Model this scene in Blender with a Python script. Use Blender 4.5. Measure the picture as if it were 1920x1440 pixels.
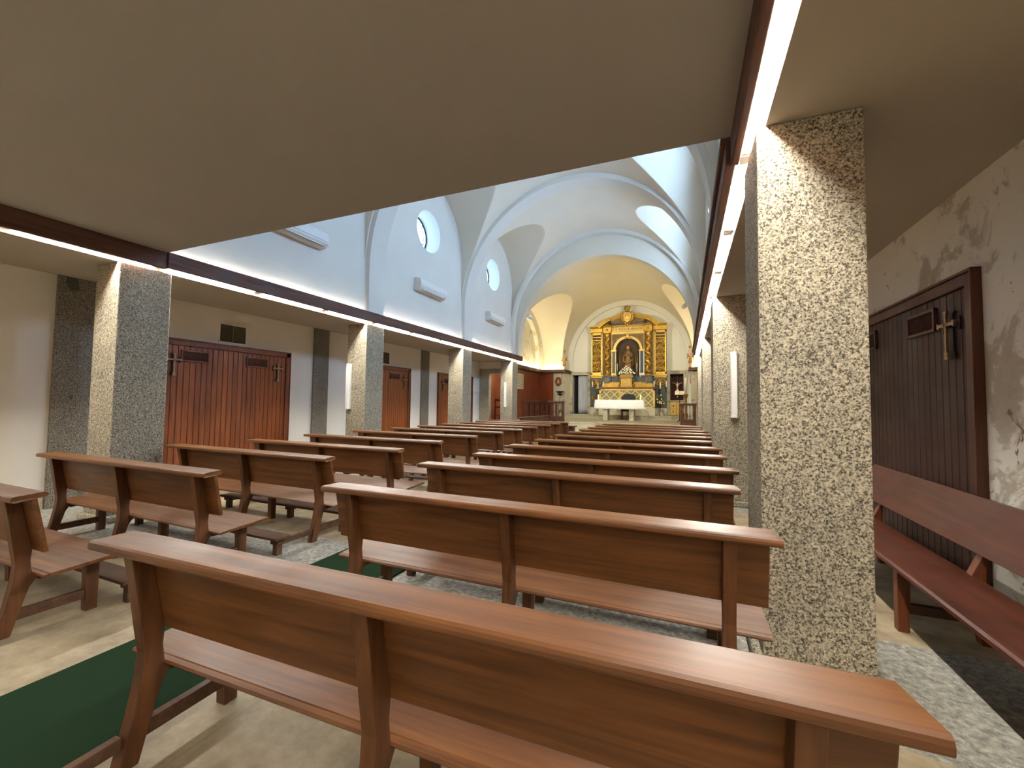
import bpy, bmesh, math, random
from mathutils import Vector, Matrix
random.seed(7)
PI = math.pi
for o in list(bpy.data.objects): bpy.data.objects.remove(o)
C = bpy.context.scene.collection
sc = bpy.context.scene

# ------------------------------------------------------------------ camera
YAW, PIT, ROL, FPX = 0.393, 0.044, 0.013, 782.15
cam_d = bpy.data.cameras.new('camera'); cam = bpy.data.objects.new('camera', cam_d); C.objects.link(cam)
R0 = Vector((math.cos(YAW), math.sin(YAW), 0)); F0 = Vector((-math.sin(YAW), math.cos(YAW), 0)); Z = Vector((0, 0, 1))
F = F0*math.cos(PIT) + Z*math.sin(PIT); U1 = -F0*math.sin(PIT) + Z*math.cos(PIT)
Rv = R0*math.cos(ROL) + U1*math.sin(ROL); U = -R0*math.sin(ROL) + U1*math.cos(ROL)
M = Matrix((Rv, U, -F)).transposed().to_4x4(); M.translation = (0, 0, 1.45)
cam.matrix_world = M
cam_d.sensor_width = 36; cam_d.lens = 36*FPX/1920; cam_d.clip_start = .05; cam_d.clip_end = 200
sc.camera = cam
# ------------------------------------------------------------------ world, exposure, light levels
w = bpy.data.worlds.new('sky'); sc.world = w; w.use_nodes = True
w.node_tree.nodes['Background'].inputs[0].default_value = (.55, .7, 1, 1)
w.node_tree.nodes['Background'].inputs[1].default_value = .3
sc.view_settings.view_transform = 'Standard'; sc.view_settings.look = 'None'
sc.view_settings.gamma = 1; sc.view_settings.use_curve_mapping = False
sc.view_settings.exposure = 0.1
TUBE = 400.0; TUBE_COL = (1, .94, .84)          # fluorescent battens behind the fascias
WIN_R, WIN_L = 120.0, 8.0; WIN_COL = (.40, .65, 1)   # daylit leaded glass, right side faces the bright sky
REAR_FILL = 0.3                                     # added glowing glass behind the camera, brightens floor and pew backs
SPOT = 820.0                                   # added fill spotlights inside the chancel arch, W
LEDGE = 160.0; LEDGE_COL = (1, .87, .56)        # tubes on the chancel ledges

# ------------------------------------------------------------------ materials
def srgb(r, g, b):
    f = lambda c: (c/255/12.92) if c/255 <= .04045 else ((c/255+.055)/1.055)**2.4
    return (f(r), f(g), f(b), 1)
def newmat(name):
    m = bpy.data.materials.new(name); m.use_nodes = True
    nt = m.node_tree; return m, nt, nt.nodes['Principled BSDF']
def N(nt, t, **k):
    n = nt.nodes.new(t)
    for a, b in k.items(): setattr(n, a, b)
    return n
def coords(nt, scale=(1, 1, 1), src='Object', loc=(0, 0, 0)):
    tc = N(nt, 'ShaderNodeTexCoord'); mp = N(nt, 'ShaderNodeMapping')
    mp.inputs['Scale'].default_value = scale; mp.inputs['Location'].default_value = loc
    nt.links.new(tc.outputs[src], mp.inputs[0]); return mp.outputs[0]
def noise(nt, vec, scale, detail=4, rough=.55, dist=0):
    n = N(nt, 'ShaderNodeTexNoise'); n.inputs['Scale'].default_value = scale
    n.inputs['Detail'].default_value = detail; n.inputs['Roughness'].default_value = rough
    n.inputs['Distortion'].default_value = dist
    nt.links.new(vec, n.inputs['Vector']); return n.outputs[0]
def ramp(nt, fac, stops):
    r = N(nt, 'ShaderNodeValToRGB'); e = r.color_ramp.elements
    while len(e) < len(stops): e.new(.5)
    for i, (p, c) in enumerate(stops): e[i].position = p; e[i].color = c
    nt.links.new(fac, r.inputs[0]); return r.outputs[0]
def mix(nt, fac, a, b, mode='MIX'):
    m = N(nt, 'ShaderNodeMix', data_type='RGBA', blend_type=mode)
    for s, v in ((0, fac), (6, a), (7, b)):
        if hasattr(v, 'links'): nt.links.new(v, m.inputs[s])
        else: m.inputs[s].default_value = v
    return m.outputs[2]
def math_(nt, op, a, b=0.0, c=None):
    m = N(nt, 'ShaderNodeMath', operation=op)
    for i, v in enumerate((a, b, c)):
        if v is None: continue
        if hasattr(v, 'links'): nt.links.new(v, m.inputs[i])
        else: m.inputs[i].default_value = v
    return m.outputs[0]
def bump(nt, bs, h, strength=.3, dist=.01):
    b = N(nt, 'ShaderNodeBump'); b.inputs['Strength'].default_value = strength; b.inputs['Distance'].default_value = dist
    nt.links.new(h, b.inputs['Height']); nt.links.new(b.outputs[0], bs.inputs['Normal'])

def plain(name, col, rough=.6, metal=0, var=.12, sc_=8):
    m, nt, bs = newmat(name)
    v = coords(nt); n = noise(nt, v, sc_)
    d = tuple(c*(1-var) for c in col[:3])+(1,); l = tuple(min(1, c*(1+var)) for c in col[:3])+(1,)
    nt.links.new(ramp(nt, n, [(.3, d), (.7, l)]), bs.inputs['Base Color'])
    bs.inputs['Roughness'].default_value = rough; bs.inputs['Metallic'].default_value = metal
    return m
def plaster(name, col, var=.05, stain=None, rough=.85):
    m, nt, bs = newmat(name); v = coords(nt)
    n = noise(nt, v, 1.3, 5); d = tuple(c*(1-var) for c in col[:3])+(1,)
    c = ramp(nt, n, [(.3, d), (.7, col)])
    if stain:
        s1 = noise(nt, v, 1.7, 9, .68, .6); mk = ramp(nt, s1, [(.53, (0, 0, 0, 1)), (.58, (.75, .75, .75, 1)), (.72, (1, 1, 1, 1))])
        c = mix(nt, mk, c, stain)
        s2 = noise(nt, v, 4.3, 8, .7, 1.2); mk2 = ramp(nt, s2, [(.64, (0, 0, 0, 1)), (.67, (1, 1, 1, 1))])
        c = mix(nt, mk2, c, tuple(q*.45 for q in stain[:3])+(1,))
    nt.links.new(c, bs.inputs['Base Color']); bs.inputs['Roughness'].default_value = rough
    bump(nt, bs, noise(nt, v, 45, 4), .25, .004)
    return m
def granite(name, tint=(1, .975, .91), grain=98):
    m, nt, bs = newmat(name); v = coords(nt)
    t = lambda r, g, b: tuple(a*q for a, q in zip(srgb(r, g, b)[:3], tint))+(1,)
    n1 = noise(nt, v, grain, 3, .7)
    c = ramp(nt, n1, [(.36, t(48, 44, 40)), (.42, t(120, 115, 104)), (.50, t(178, 172, 156)), (.62, t(216, 210, 194))])
    n4 = noise(nt, v, grain*.62, 2, .5); mk4 = ramp(nt, n4, [(.60, (0, 0, 0, 1)), (.66, (.8, .8, .8, 1))]); c = mix(nt, mk4, c, t(58, 50, 42))
    n5 = noise(nt, v, grain*.5, 2, .5); mk5 = ramp(nt, n5, [(.62, (0, 0, 0, 1)), (.68, (.6, .6, .6, 1))]); c = mix(nt, mk5, c, t(236, 228, 206))
    n2 = noise(nt, v, 1.6, 4); c = mix(nt, .35, c, ramp(nt, n2, [(.35, t(120, 112, 100)), (.65, t(215, 206, 188))]), 'MULTIPLY')
    n3 = noise(nt, v, 2.3, 2, .4, .3); mk = ramp(nt, n3, [(.715, (0, 0, 0, 1)), (.735, (1, 1, 1, 1))])
    c = mix(nt, math_(nt, 'MULTIPLY', mk, .65), c, t(60, 55, 50))
    nt.links.new(c, bs.inputs['Base Color']); bs.inputs['Roughness'].default_value = .8
    bump(nt, bs, n1, .7, .006); return m
def wood(name, dark, light, axis='x', rough=.32, grain=1.0, island=False):
    m, nt, bs = newmat(name)
    s = {'x': (1.2, 22, 22), 'y': (22, 1.2, 22), 'z': (22, 22, 1.2)}[axis]
    tc = N(nt, 'ShaderNodeTexCoord'); oi = N(nt, 'ShaderNodeObjectInfo')
    add = N(nt, 'ShaderNodeVectorMath', operation='MULTIPLY_ADD')
    cb = N(nt, 'ShaderNodeCombineXYZ')
    r20 = math_(nt, 'MULTIPLY', oi.outputs['Random'], 20)
    for i in range(3): nt.links.new(r20, cb.inputs[i])
    nt.links.new(tc.outputs['Object'], add.inputs[0]); add.inputs[1].default_value = s; nt.links.new(cb.outputs[0], add.inputs[2])
    v = add.outputs[0]
    n = noise(nt, v, 1.0*grain, 6, .6, .7)
    c = ramp(nt, n, [(.28, dark), (.72, light)])
    n2 = noise(nt, tc.outputs['Object'], 2.2, 3)
    c = mix(nt, .5, c, ramp(nt, n2, [(.3, (.62, .6, .58, 1)), (.7, (1, 1, 1, 1))]), 'MULTIPLY')
    c = mix(nt, .55, c, ramp(nt, oi.outputs['Random'], [(0, (.72, .68, .66, 1)), (1, (1.0, 1.0, 1.0, 1))]), 'MULTIPLY')
    if island:
        g = N(nt, 'ShaderNodeNewGeometry')
        c = mix(nt, .8, c, ramp(nt, g.outputs['Random Per Island'], [(0, (.62, .58, .55, 1)), (1, (1, 1, 1, 1))]), 'MULTIPLY')
    bs.inputs['Specular IOR Level'].default_value = .4
    nt.links.new(c, bs.inputs['Base Color'])
    rr = ramp(nt, n2, [(.3, (rough*.8,)*3+(1,)), (.7, (min(1, rough*1.35),)*3+(1,))]); nt.links.new(rr, bs.inputs['Roughness'])
    bump(nt, bs, n, .08, .003); return m
def emis(name, col, strength):
    m, nt, bs = newmat(name)
    bs.inputs['Base Color'].default_value = (.8, .8, .8, 1)
    bs.inputs['Emission Color'].default_value = tuple(col[:3])+(1,); bs.inputs['Emission Strength'].default_value = strength
    return m
W1, W2 = srgb(92, 52, 28), srgb(152, 96, 56)
M_ = {}
M_['wood_x'] = wood('pew_wood', srgb(76, 45, 22), srgb(130, 84, 44), 'x', .40)
M_['wood_z'] = wood('pew_post_wood', srgb(68, 40, 20), srgb(114, 72, 39), 'z', .45)
M_['wood_y'] = wood('bench_wood', srgb(82, 36, 20), srgb(122, 60, 36), 'y', .38)
M_['bench'] = wood('shaded_bench_wood', srgb(66, 31, 18), srgb(100, 50, 30), 'x', .4)  # reddish wood, made darker to carry the aisle shade
M_['fill_glaze'] = emis('added_fill_glass', (1, .95, .86), REAR_FILL)  # glow of the added rear entrance
M_['kneel'] = wood('kneeler_wood', srgb(62, 40, 26), srgb(98, 68, 46), 'x', .6)
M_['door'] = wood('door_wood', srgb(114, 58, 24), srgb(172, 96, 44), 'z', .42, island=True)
M_['frame_shaded'] = wood('shaded_frame_wood', srgb(66, 34, 20), srgb(98, 56, 34), 'z', .45)  # frame wood darkened to carry the shade of the right aisle
M_['door_dark'] = wood('shaded_door_wood', srgb(46, 23, 11), srgb(74, 38, 20), 'z', .5, island=True)  # door wood with the right aisle's shade put into its colour
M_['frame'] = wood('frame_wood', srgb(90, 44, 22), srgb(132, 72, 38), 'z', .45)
M_['fascia'] = wood('fascia_wood', srgb(72, 44, 36), srgb(114, 78, 64), 'y', .55)
M_['panel'] = wood('panelling_wood', srgb(128, 58, 26), srgb(170, 88, 44), 'z', .4, island=True)
M_['fence'] = wood('fence_wood', srgb(60, 28, 16), srgb(94, 48, 28), 'z', .4)
M_['white'] = plaster('white_plaster', srgb(224, 219, 209))
M_['vault'] = plaster('warm_white_vault_plaster', srgb(226, 216, 198))
M_['aisle'] = plaster('aisle_plaster', srgb(232, 226, 214), .07)
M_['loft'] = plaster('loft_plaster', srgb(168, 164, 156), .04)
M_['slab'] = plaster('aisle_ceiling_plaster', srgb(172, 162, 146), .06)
M_['stained'] = plaster('stained_plaster', srgb(238, 232, 220), .10, srgb(172, 160, 140))
M_['cream'] = plaster('cream_plaster', srgb(228, 219, 192), .05)
M_['cream_pale'] = plaster('pale_altar_plaster', srgb(222, 218, 200), .05)
M_['cream_stain'] = plaster('cream_damp_plaster', srgb(226, 220, 196), .08, srgb(190, 178, 140))
M_['granite'] = granite('bush_hammered_granite')
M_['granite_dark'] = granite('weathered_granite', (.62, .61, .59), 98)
M_['granite_warm'] = plaster('pale_dressed_stone', srgb(196, 188, 160), .2, srgb(140, 132, 108), .7)
M_['green'] = plain('green_runner', srgb(24, 46, 27), .95, 0, .2, 260)
M_['green'].node_tree.nodes['Principled BSDF'].inputs['Specular IOR Level'].default_value = .1
M_['gold'] = plain('gilded_wood', srgb(190, 150, 62), .36, .7, .5, 30)
M_['gold_pale'] = plain('pale_gilding', srgb(214, 180, 96), .42, .45, .2, 14)
M_['gold_dark'] = plain('old_gilding', srgb(150, 118, 58), .45, .55, .35, 20)
M_['niche'] = plain('dark_carved_recess', srgb(66, 52, 34), .7, 0, .35, 12)
M_['blue'] = plain('grey_blue_marbling', srgb(74, 84, 92), .5, 0, .25, 9)
M_['green_marble'] = plain('green_marbling', srgb(52, 64, 54), .4, 0, .3, 12)
M_['brown_paint'] = plain('brown_painted_wood', srgb(112, 92, 62), .6, 0, .25, 16)
M_['statue'] = plain('painted_statue', srgb(128, 96, 56), .5, .25, .25, 10)
M_['face'] = plain('statue_skin', srgb(206, 160, 120), .5, 0, .05, 10)
M_['red_shelf'] = plain('red_brown_mensa', srgb(116, 66, 34), .45, .1, .2, 6)
M_['cloth'] = plain('white_linen', srgb(240, 238, 230), .85, 0, .03, 20)
M_['candle'] = plain('candle_wax', srgb(246, 238, 208), .5, 0, .03, 6)
M_['iron'] = plain('wrought_iron', srgb(34, 30, 26), .5, .6, .2, 10)
M_['silver'] = plain('silver_metal', srgb(170, 165, 150), .3, .9, .1, 10)
M_['bronze'] = plain('bronze_metal', srgb(150, 124, 92), .38, .8, .2, 20)
M_['black'] = plain('black_upholstery', srgb(20, 18, 17), .6, 0, .1, 20)
M_['dark'] = plain('dark_doorway', srgb(14, 14, 15), .9, 0, .1, 5)
M_['curtain'] = plain('grey_curtain', srgb(196, 196, 200), .8, 0, .06, 8)
M_['petal'] = plain('lily_petals', srgb(248, 246, 220), .7, 0, .05, 20)
M_['leaf'] = plain('leaves', srgb(54, 76, 36), .6, 0, .2, 20)
M_['plastic'] = plain('white_plastic', srgb(232, 230, 224), .4, 0, .02, 5)
M_['plastic_grey'] = plain('grey_plastic', srgb(120, 118, 112), .5, 0, .05, 5)
M_['vent'] = plain('vent_slats', srgb(118, 106, 88), .5, .2, .1, 9)
M_['paper'] = plain('paper', srgb(226, 214, 180), .7, 0, .05, 9)
M_['ink'] = plain('ink', srgb(96, 86, 70), .8, 0, .05, 9)
M_['red'] = plain('red_paint', srgb(170, 24, 22), .4, 0, .05, 9)
M_['maroon'] = plain('maroon_cloth', srgb(58, 16, 16), .8, 0, .2, 20)
M_['terracotta'] = plain('angel_wood', srgb(196, 140, 96), .5, 0, .15, 16)
M_['tube'] = emis('lit_fluorescent_tube', TUBE_COL, TUBE)
M_['ledge_tube'] = emis('lit_warm_tube', LEDGE_COL, LEDGE)
M_['cable'] = plain('cable', srgb(210, 205, 190), .5, 0, .05, 9)

# floor: sandy slabs with bands of grey granite at the pillars
m, nt, bs = newmat('stone_floor'); v = coords(nt)
sep = N(nt, 'ShaderNodeSeparateXYZ'); nt.links.new(v, sep.inputs[0])
yy = math_(nt, 'ADD', sep.outputs[1], -2.85)
wob = math_(nt, 'MULTIPLY', math_(nt, 'ADD', noise(nt, v, 1.1, 2), -.5), .25)
pp = math_(nt, 'PINGPONG', math_(nt, 'ADD', yy, wob), 2.055)
band = math_(nt, 'LESS_THAN', math_(nt, 'ABSOLUTE', pp), .52)
n1 = noise(nt, v, 3, 8, .65); sand = ramp(nt, n1, [(.3, srgb(132, 116, 92)), (.5, srgb(168, 152, 124)), (.72, srgb(190, 175, 146))]); sand = mix(nt, .5, sand, ramp(nt, noise(nt, v, 17, 7, .75), [(.32, (.62, .6, .56, 1)), (.6, (1, 1, 1, 1))]), 'MULTIPLY')
n2 = noise(nt, v, 24, 8, .75, .4); gr = ramp(nt, n2, [(.32, srgb(84, 84, 80)), (.5, srgb(150, 148, 138)), (.7, srgb(206, 202, 188))])
c = mix(nt, band, sand, gr)
br = N(nt, 'ShaderNodeTexBrick'); nt.links.new(v, br.inputs[0]); br.inputs['Scale'].default_value = 1
br.inputs['Brick Width'].default_value = 1.9; br.inputs['Row Height'].default_value = .95; br.inputs['Mortar Size'].default_value = .006
br.inputs['Color1'].default_value = (1, 1, 1, 1); br.inputs['Color2'].default_value = (.9, .9, .9, 1); br.inputs['Mortar'].default_value = (.55, .52, .46, 1)
c = mix(nt, .3, c, br.outputs[0], 'MULTIPLY')
nt.links.new(c, bs.inputs['Base Color']); bs.inputs['Roughness'].default_value = .55
bump(nt, bs, n2, .25, .004); M_['floor'] = m

# altar frontal: diamond tile pattern in cream over olive
m, nt, bs = newmat('diamond_tiles'); v = coords(nt)
sep = N(nt, 'ShaderNodeSeparateXYZ'); nt.links.new(v, sep.inputs[0])
a = math_(nt, 'ADD', sep.outputs[0], sep.outputs[2]); b = math_(nt, 'SUBTRACT', sep.outputs[0], sep.outputs[2])
pa = math_(nt, 'PINGPONG', a, .22); pb = math_(nt, 'PINGPONG', b, .22)
ln = math_(nt, 'MINIMUM', pa, pb); k = math_(nt, 'LESS_THAN', ln, .045)
k2 = math_(nt, 'GREATER_THAN', math_(nt, 'MINIMUM', pa, pb), .15)
c = mix(nt, k, srgb(132, 122, 72), srgb(208, 190, 132)); c = mix(nt, k2, c, srgb(178, 158, 92))
c = mix(nt, .5, c, ramp(nt, noise(nt, v, 30, 5), [(.3, (.55, .55, .5, 1)), (.7, (1, 1, 1, 1))]), 'MULTIPLY')
nt.links.new(c, bs.inputs['Base Color']); bs.inputs['Roughness'].default_value = .35; M_['tiles'] = m

# leaded window glass, lit by the sky outside
def glassmat(name, strength):
    m, nt, bs = newmat(name); v = coords(nt)
    vo = N(nt, 'ShaderNodeTexVoronoi', feature='DISTANCE_TO_EDGE'); vo.inputs['Scale'].default_value = 9; nt.links.new(v, vo.inputs[0])
    k = ramp(nt, vo.outputs[0], [(.02, (.02, .025, .03, 1)), (.05, (1, 1, 1, 1))])
    bs.inputs['Base Color'].default_value = (.5, .6, .7, 1)
    nt.links.new(mix(nt, 1.0, k, WIN_COL+(1,), 'MULTIPLY'), bs.inputs['Emission Color']); bs.inputs['Emission Strength'].default_value = strength
    return m
M_['glass_l'] = glassmat('leaded_glass_left', WIN_L); M_['glass_r'] = glassmat('leaded_glass_right', WIN_R)

# ------------------------------------------------------------------ mesh helpers
def nb(): return bmesh.new()
def box(bm, x0, x1, y0, y1, z0, z1, mat=None):
    vs = [bm.verts.new((x, y, z)) for z in (z0, z1) for y in (y0, y1) for x in (x0, x1)]
    if mat is not None:
        for v in vs: v.co = mat @ v.co
    fs = []
    for q in ((0, 2, 3, 1), (4, 5, 7, 6), (0, 1, 5, 4), (2, 6, 7, 3), (0, 4, 6, 2), (1, 3, 7, 5)):
        fs.append(bm.faces.new([vs[i] for i in q]))
    return vs, fs
def bbox_(bm, x0, x1, y0, y1, z0, z1, r=.006, seg=2, mat=None):     # bevelled box
    t = nb(); box(t, x0, x1, y0, y1, z0, z1, mat)
    bmesh.ops.bevel(t, geom=list(t.edges), offset=min(r, .45*min(abs(x1-x0), abs(y1-y0), abs(z1-z0))), segments=seg, affect='EDGES', profile=.6)
    merge(bm, t)
def merge(bm, t, mat=None):
    mp = {}
    for v in t.verts: mp[v] = bm.verts.new(mat @ v.co if mat is not None else v.co)
    for f in t.faces:
        try: g = bm.faces.new([mp[v] for v in f.verts]); g.smooth = f.smooth
        except ValueError: pass
    t.free()
def prism(bm, pts, a, b, axis='x', bev=0, seg=2):
    """outline pts in the two other axes, extruded from a to b along axis"""
    t = nb()
    def P(p, s):
        return {'x': (s, p[0], p[1]), 'y': (p[0], s, p[1]), 'z': (p[0], p[1], s)}[axis]
    A = [t.verts.new(P(p, a)) for p in pts]; B = [t.verts.new(P(p, b)) for p in pts]
    n = len(pts); t.faces.new(A); t.faces.new(B[::-1])
    for i in range(n): t.faces.new([A[i], B[i], B[(i+1) % n], A[(i+1) % n]])
    bmesh.ops.recalc_face_normals(t, faces=list(t.faces))
    if bev: bmesh.ops.bevel(t, geom=list(t.edges), offset=bev, segments=seg, affect='EDGES', profile=.6)
    merge(bm, t)
def lathe(bm, prof, cx=0, cy=0, cz=0, seg=16, fx=1, fy=1, fn=None, smooth=True):
    rings = []
    for (r, z) in prof:
        ring = []
        for i in range(seg):
            a = 2*PI*i/seg; k = fn(a, z) if fn else 1
            ring.append(bm.verts.new((cx+r*k*math.cos(a)*fx, cy+r*k*math.sin(a)*fy, cz+z)))
        rings.append(ring)
    for p, q in zip(rings, rings[1:]):
        for i in range(seg):
            f = bm.faces.new([p[i], p[(i+1) % seg], q[(i+1) % seg], q[i]]); f.smooth = smooth
    bm.faces.new(rings[0][::-1]); bm.faces.new(rings[-1])
def tube(bm, pts, r, seg=8, closed=False, smooth=True):
    pts = [Vector(p) for p in pts]; n = len(pts); rr = r if isinstance(r, (list, tuple)) else [r]*n
    rings = []; up = None
    for i in range(n):
        if closed: d = pts[(i+1) % n]-pts[i-1]
        else: d = pts[min(i+1, n-1)]-pts[max(i-1, 0)]
        if d.length < 1e-9: d = Vector((0, 0, 1))
        d.normalize()
        if up is None: up = Vector((0, 0, 1)) if abs(d.z) < .9 else Vector((1, 0, 0))
        s = d.cross(up)
        if s.length < 1e-6: s = d.orthogonal()
        s.normalize(); up = s.cross(d).normalized()
        rings.append([bm.verts.new(pts[i]+(s*math.cos(2*PI*k/seg)+up*math.sin(2*PI*k/seg))*rr[i]) for k in range(seg)])
    m = n if closed else n-1
    for i in range(m):
        p, q = rings[i], rings[(i+1) % n]
        for k in range(seg):
            f = bm.faces.new([p[k], p[(k+1) % seg], q[(k+1) % seg], q[k]]); f.smooth = smooth
    if not closed:
        bm.faces.new(rings[0][::-1]); bm.faces.new(rings[-1])
def ball(bm, c, r, sx=1, sy=1, sz=1, sub=2):
    t = nb(); bmesh.ops.create_icosphere(t, subdivisions=sub, radius=r)
    for f in t.faces: f.smooth = True
    merge(bm, t, Matrix.Translation(c) @ Matrix.Diagonal((sx, sy, sz, 1)))
def obj(name, bm, mat, parent=None, kind=None, recalc=True):
    me = bpy.data.meshes.new(name)
    if recalc: bmesh.ops.recalc_face_normals(bm, faces=list(bm.faces))
    bm.to_mesh(me); bm.free()
    o = bpy.data.objects.new(name, me); C.objects.link(o)
    me.materials.append(M_[mat] if isinstance(mat, str) else mat)
    if parent: o.parent = parent
    if kind: o['kind'] = kind
    return o
def struct(name, bm, mat, parent=None):
    return obj(name, bm, mat, parent, None if parent else 'structure')
def thing(name, label, cat, loc=(0, 0, 0), rz=0, group=None):
    o = bpy.data.objects.new(name, None); C.objects.link(o); o.location = loc; o.rotation_euler = (0, 0, rz)
    o.empty_display_size = .1
    o['label'] = label; o['category'] = cat
    if group: o['group'] = group
    return o
def tag(o, label, cat, group=None):
    o['label'] = label; o['category'] = cat
    if group: o['group'] = group
    return o
def dup(root, loc, rz=0, label=None, group=None):
    r = root.copy(); C.objects.link(r); r.location = loc; r.rotation_euler = (0, 0, rz)
    if label: r['label'] = label
    if group: r['group'] = group
    for ch in list(root.children):
        c_ = ch.copy(); C.objects.link(c_); c_.parent = r
        for g in ch.children:
            d = g.copy(); C.objects.link(d); d.parent = c_
    return r

# ------------------------------------------------------------------ main dimensions
XL, XR = -6.13, .39                 # nave faces of the pillars
WL, WR = -6.22, .48                 # upper nave walls
OL, OR = -7.65, 1.87                # outer aisle walls
ZC = 3.055                          # aisle ceiling
PY = [2.70, 6.83, 10.94, 14.82]     # pillar fronts
PD, PWL = .54, .50
YB = -3.6                           # wall behind the photographer
BAYS = [.94, 5.045, 9.155, 13.15]
NCX = (WL+WR)/2
ENDY0, ENDY1 = 15.1, 15.45
CX = -2.93; CR = 3.3; CZ = 3.87     # chancel barrel
CHL, CHR = -7.6, 1.74               # chancel recess walls
JY, BY = 22.3, 23.6                 # jamb plane, back wall

# floor
bm = nb(); box(bm, CHL-.4, 2.3, YB-.2, 24.2, -.2, 0); struct('floor', bm, 'floor')
# outer walls
bm = nb(); box(bm, OL-.2, OL, YB, ENDY0, 0, ZC); struct('wall_left', bm, 'aisle')
bm = nb(); box(bm, OR, OR+.2, YB, ENDY0, 0, ZC); struct('wall_right', bm, 'stained')
bm = nb(); box(bm, OL-.2, OR+.2, YB-.2, YB, 0, 8.2); struct('wall_back', bm, 'aisle')
# unseen glazed entrance added behind the photographer as a fill light
root = bpy.data.objects.new('door_7', None); C.objects.link(root); root['kind'] = 'structure'; root.location = (-2.9, YB, 0)
bm = nb()
for a in ((-1.9, -1.8, 0, 2.7), (1.8, 1.9, 0, 2.7), (-.06, .06, 0, 2.7), (-1.9, 1.9, 2.6, 2.7), (-1.9, 1.9, 0, .25), (-1.9, 1.9, 1.0, 1.08)): bbox_(bm, a[0], a[1], 0, .08, a[2], a[3], .006)
obj('door_frame', bm, 'frame', root)
for x in (-1.8, .06):
    bm = nb(); box(bm, x, x+1.74, .02, .04, .25, 2.6); obj('glass', bm, 'fill_glaze', root)
# aisle ceilings (slabs)
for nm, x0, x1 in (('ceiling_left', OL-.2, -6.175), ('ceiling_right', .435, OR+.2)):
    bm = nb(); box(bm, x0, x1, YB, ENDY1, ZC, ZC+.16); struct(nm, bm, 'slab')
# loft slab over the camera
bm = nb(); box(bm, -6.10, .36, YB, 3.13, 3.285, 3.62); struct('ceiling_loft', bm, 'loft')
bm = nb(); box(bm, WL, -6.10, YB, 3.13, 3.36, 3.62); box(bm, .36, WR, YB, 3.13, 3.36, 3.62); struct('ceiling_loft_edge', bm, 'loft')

# nave vault: barrel with lunettes (height field) and upper walls with round windows
def z_barrel(x):
    d = (x-NCX)/3.35
    return 4.27+3.45*math.sqrt(max(0, 1-d*d))
def z_lun(y):
    z = 0
    for c_ in BAYS:
        d = (y-c_)/1.755
        if abs(d) < 1: z = max(z, 5.6+1.755*math.sqrt(1-d*d))
        if abs(d) < 1: z = max(z, 4.27)
    return z
def ydiv():
    ys = [YB]
    for c_ in BAYS:
        for i in range(-60, 61):
            ys.append(c_+1.7549*math.sin(i/60*PI/2))
        ys += [c_-1.7560, c_+1.7560]
    ys += [ENDY0]
    return sorted(set(round(y, 4) for y in ys if YB <= y <= ENDY0))
ys = ydiv()
xs = [NCX-3.35*math.cos(PI*i/220) for i in range(221)]
bm = nb(); grid = []
for y in ys:
    grid.append([bm.verts.new((x, y, max(z_barrel(x), z_lun(y)))) for x in xs])
for a, b in zip(grid, grid[1:]):
    for i in range(len(xs)-1):
        f = bm.faces.new([a[i], a[i+1], b[i+1], b[i]]); f.smooth = False
struct('ceiling_nave', bm, 'vault')
def wall_with_holes(outline, holes, x, name, mat, depth, side):
    bm = nb(); edges = []
    def loop(pts):
        vs = [bm.verts.new((x, p[0], p[1])) for p in pts]
        for i in range(len(vs)): edges.append(bm.edges.new((vs[i], vs[(i+1) % len(vs)])))
    loop(outline)
    for (cy, cz, r) in holes:
        loop([(cy+r*math.cos(2*PI*i/48), cz+r*math.sin(2*PI*i/48)) for i in range(48)])
    bmesh.ops.triangle_fill(bm, edges=edges, use_beauty=True, use_dissolve=False)
    for (cy, cz, r) in holes:       # splayed reveals
        A = [bm.verts.new((x, cy+r*math.cos(2*PI*i/48), cz+r*math.sin(2*PI*i/48))) for i in range(48)]
        B = [bm.verts.new((x+side*depth, cy+r*.9*math.cos(2*PI*i/48), cz+r*.9*math.sin(2*PI*i/48))) for i in range(48)]
        for i in range(48):
            f = bm.faces.new([A[i], A[(i+1) % 48], B[(i+1) % 48], B[i]]); f.smooth = True
    return struct(name, bm, mat)
top = [(y, max(4.27, z_lun(y))+.01) for y in ys]
outline = [(ENDY0, ZC+.16), (YB, ZC+.16)] + top
WY = BAYS[1:]
wall_with_holes(outline, [(c_, 5.92, .54) for c_ in WY], WL, 'wall_nave_left', 'white', .46, -1)
wall_with_holes(outline, [(c_, 5.92, .54) for c_ in WY], WR, 'wall_nave_right', 'white', .24, 1)
k = 0
for x, s in ((WL, -1), (WR, 1)):
    for c_ in WY:
        k += 1
        bm = nb()
        vs = [bm.verts.new((0, .485*math.cos(2*PI*i/48), .485*math.sin(2*PI*i/48))) for i in range(48)]
        bm.faces.new(vs)
        root = bpy.data.objects.new('window_%d' % k, None); C.objects.link(root); root['kind'] = 'structure'; root.location = (x+s*(.43 if s < 0 else .21), c_, 5.92)
        obj('pane', bm, 'glass_l' if s < 0 else 'glass_r', root)
        bm = nb(); tube(bm, [(-s*.012, .47*math.cos(2*PI*i/40), .47*math.sin(2*PI*i/40)) for i in range(40)], .018, 6, True)
        tube(bm, [(-s*.012, .36*math.cos(2*PI*i/40), .36*math.sin(2*PI*i/40)) for i in range(40)], .006, 5, True)
        for i in range(5):
            t_ = (i-2)*.17; L = math.sqrt(.47**2-t_*t_)
            tube(bm, [(-s*.012, t_, -L), (-s*.012, t_, L)], .005, 5); tube(bm, [(-s*.012, -L, t_), (-s*.012, L, t_)], .005, 5)
        obj('window_frame', bm, 'iron', root)
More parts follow.
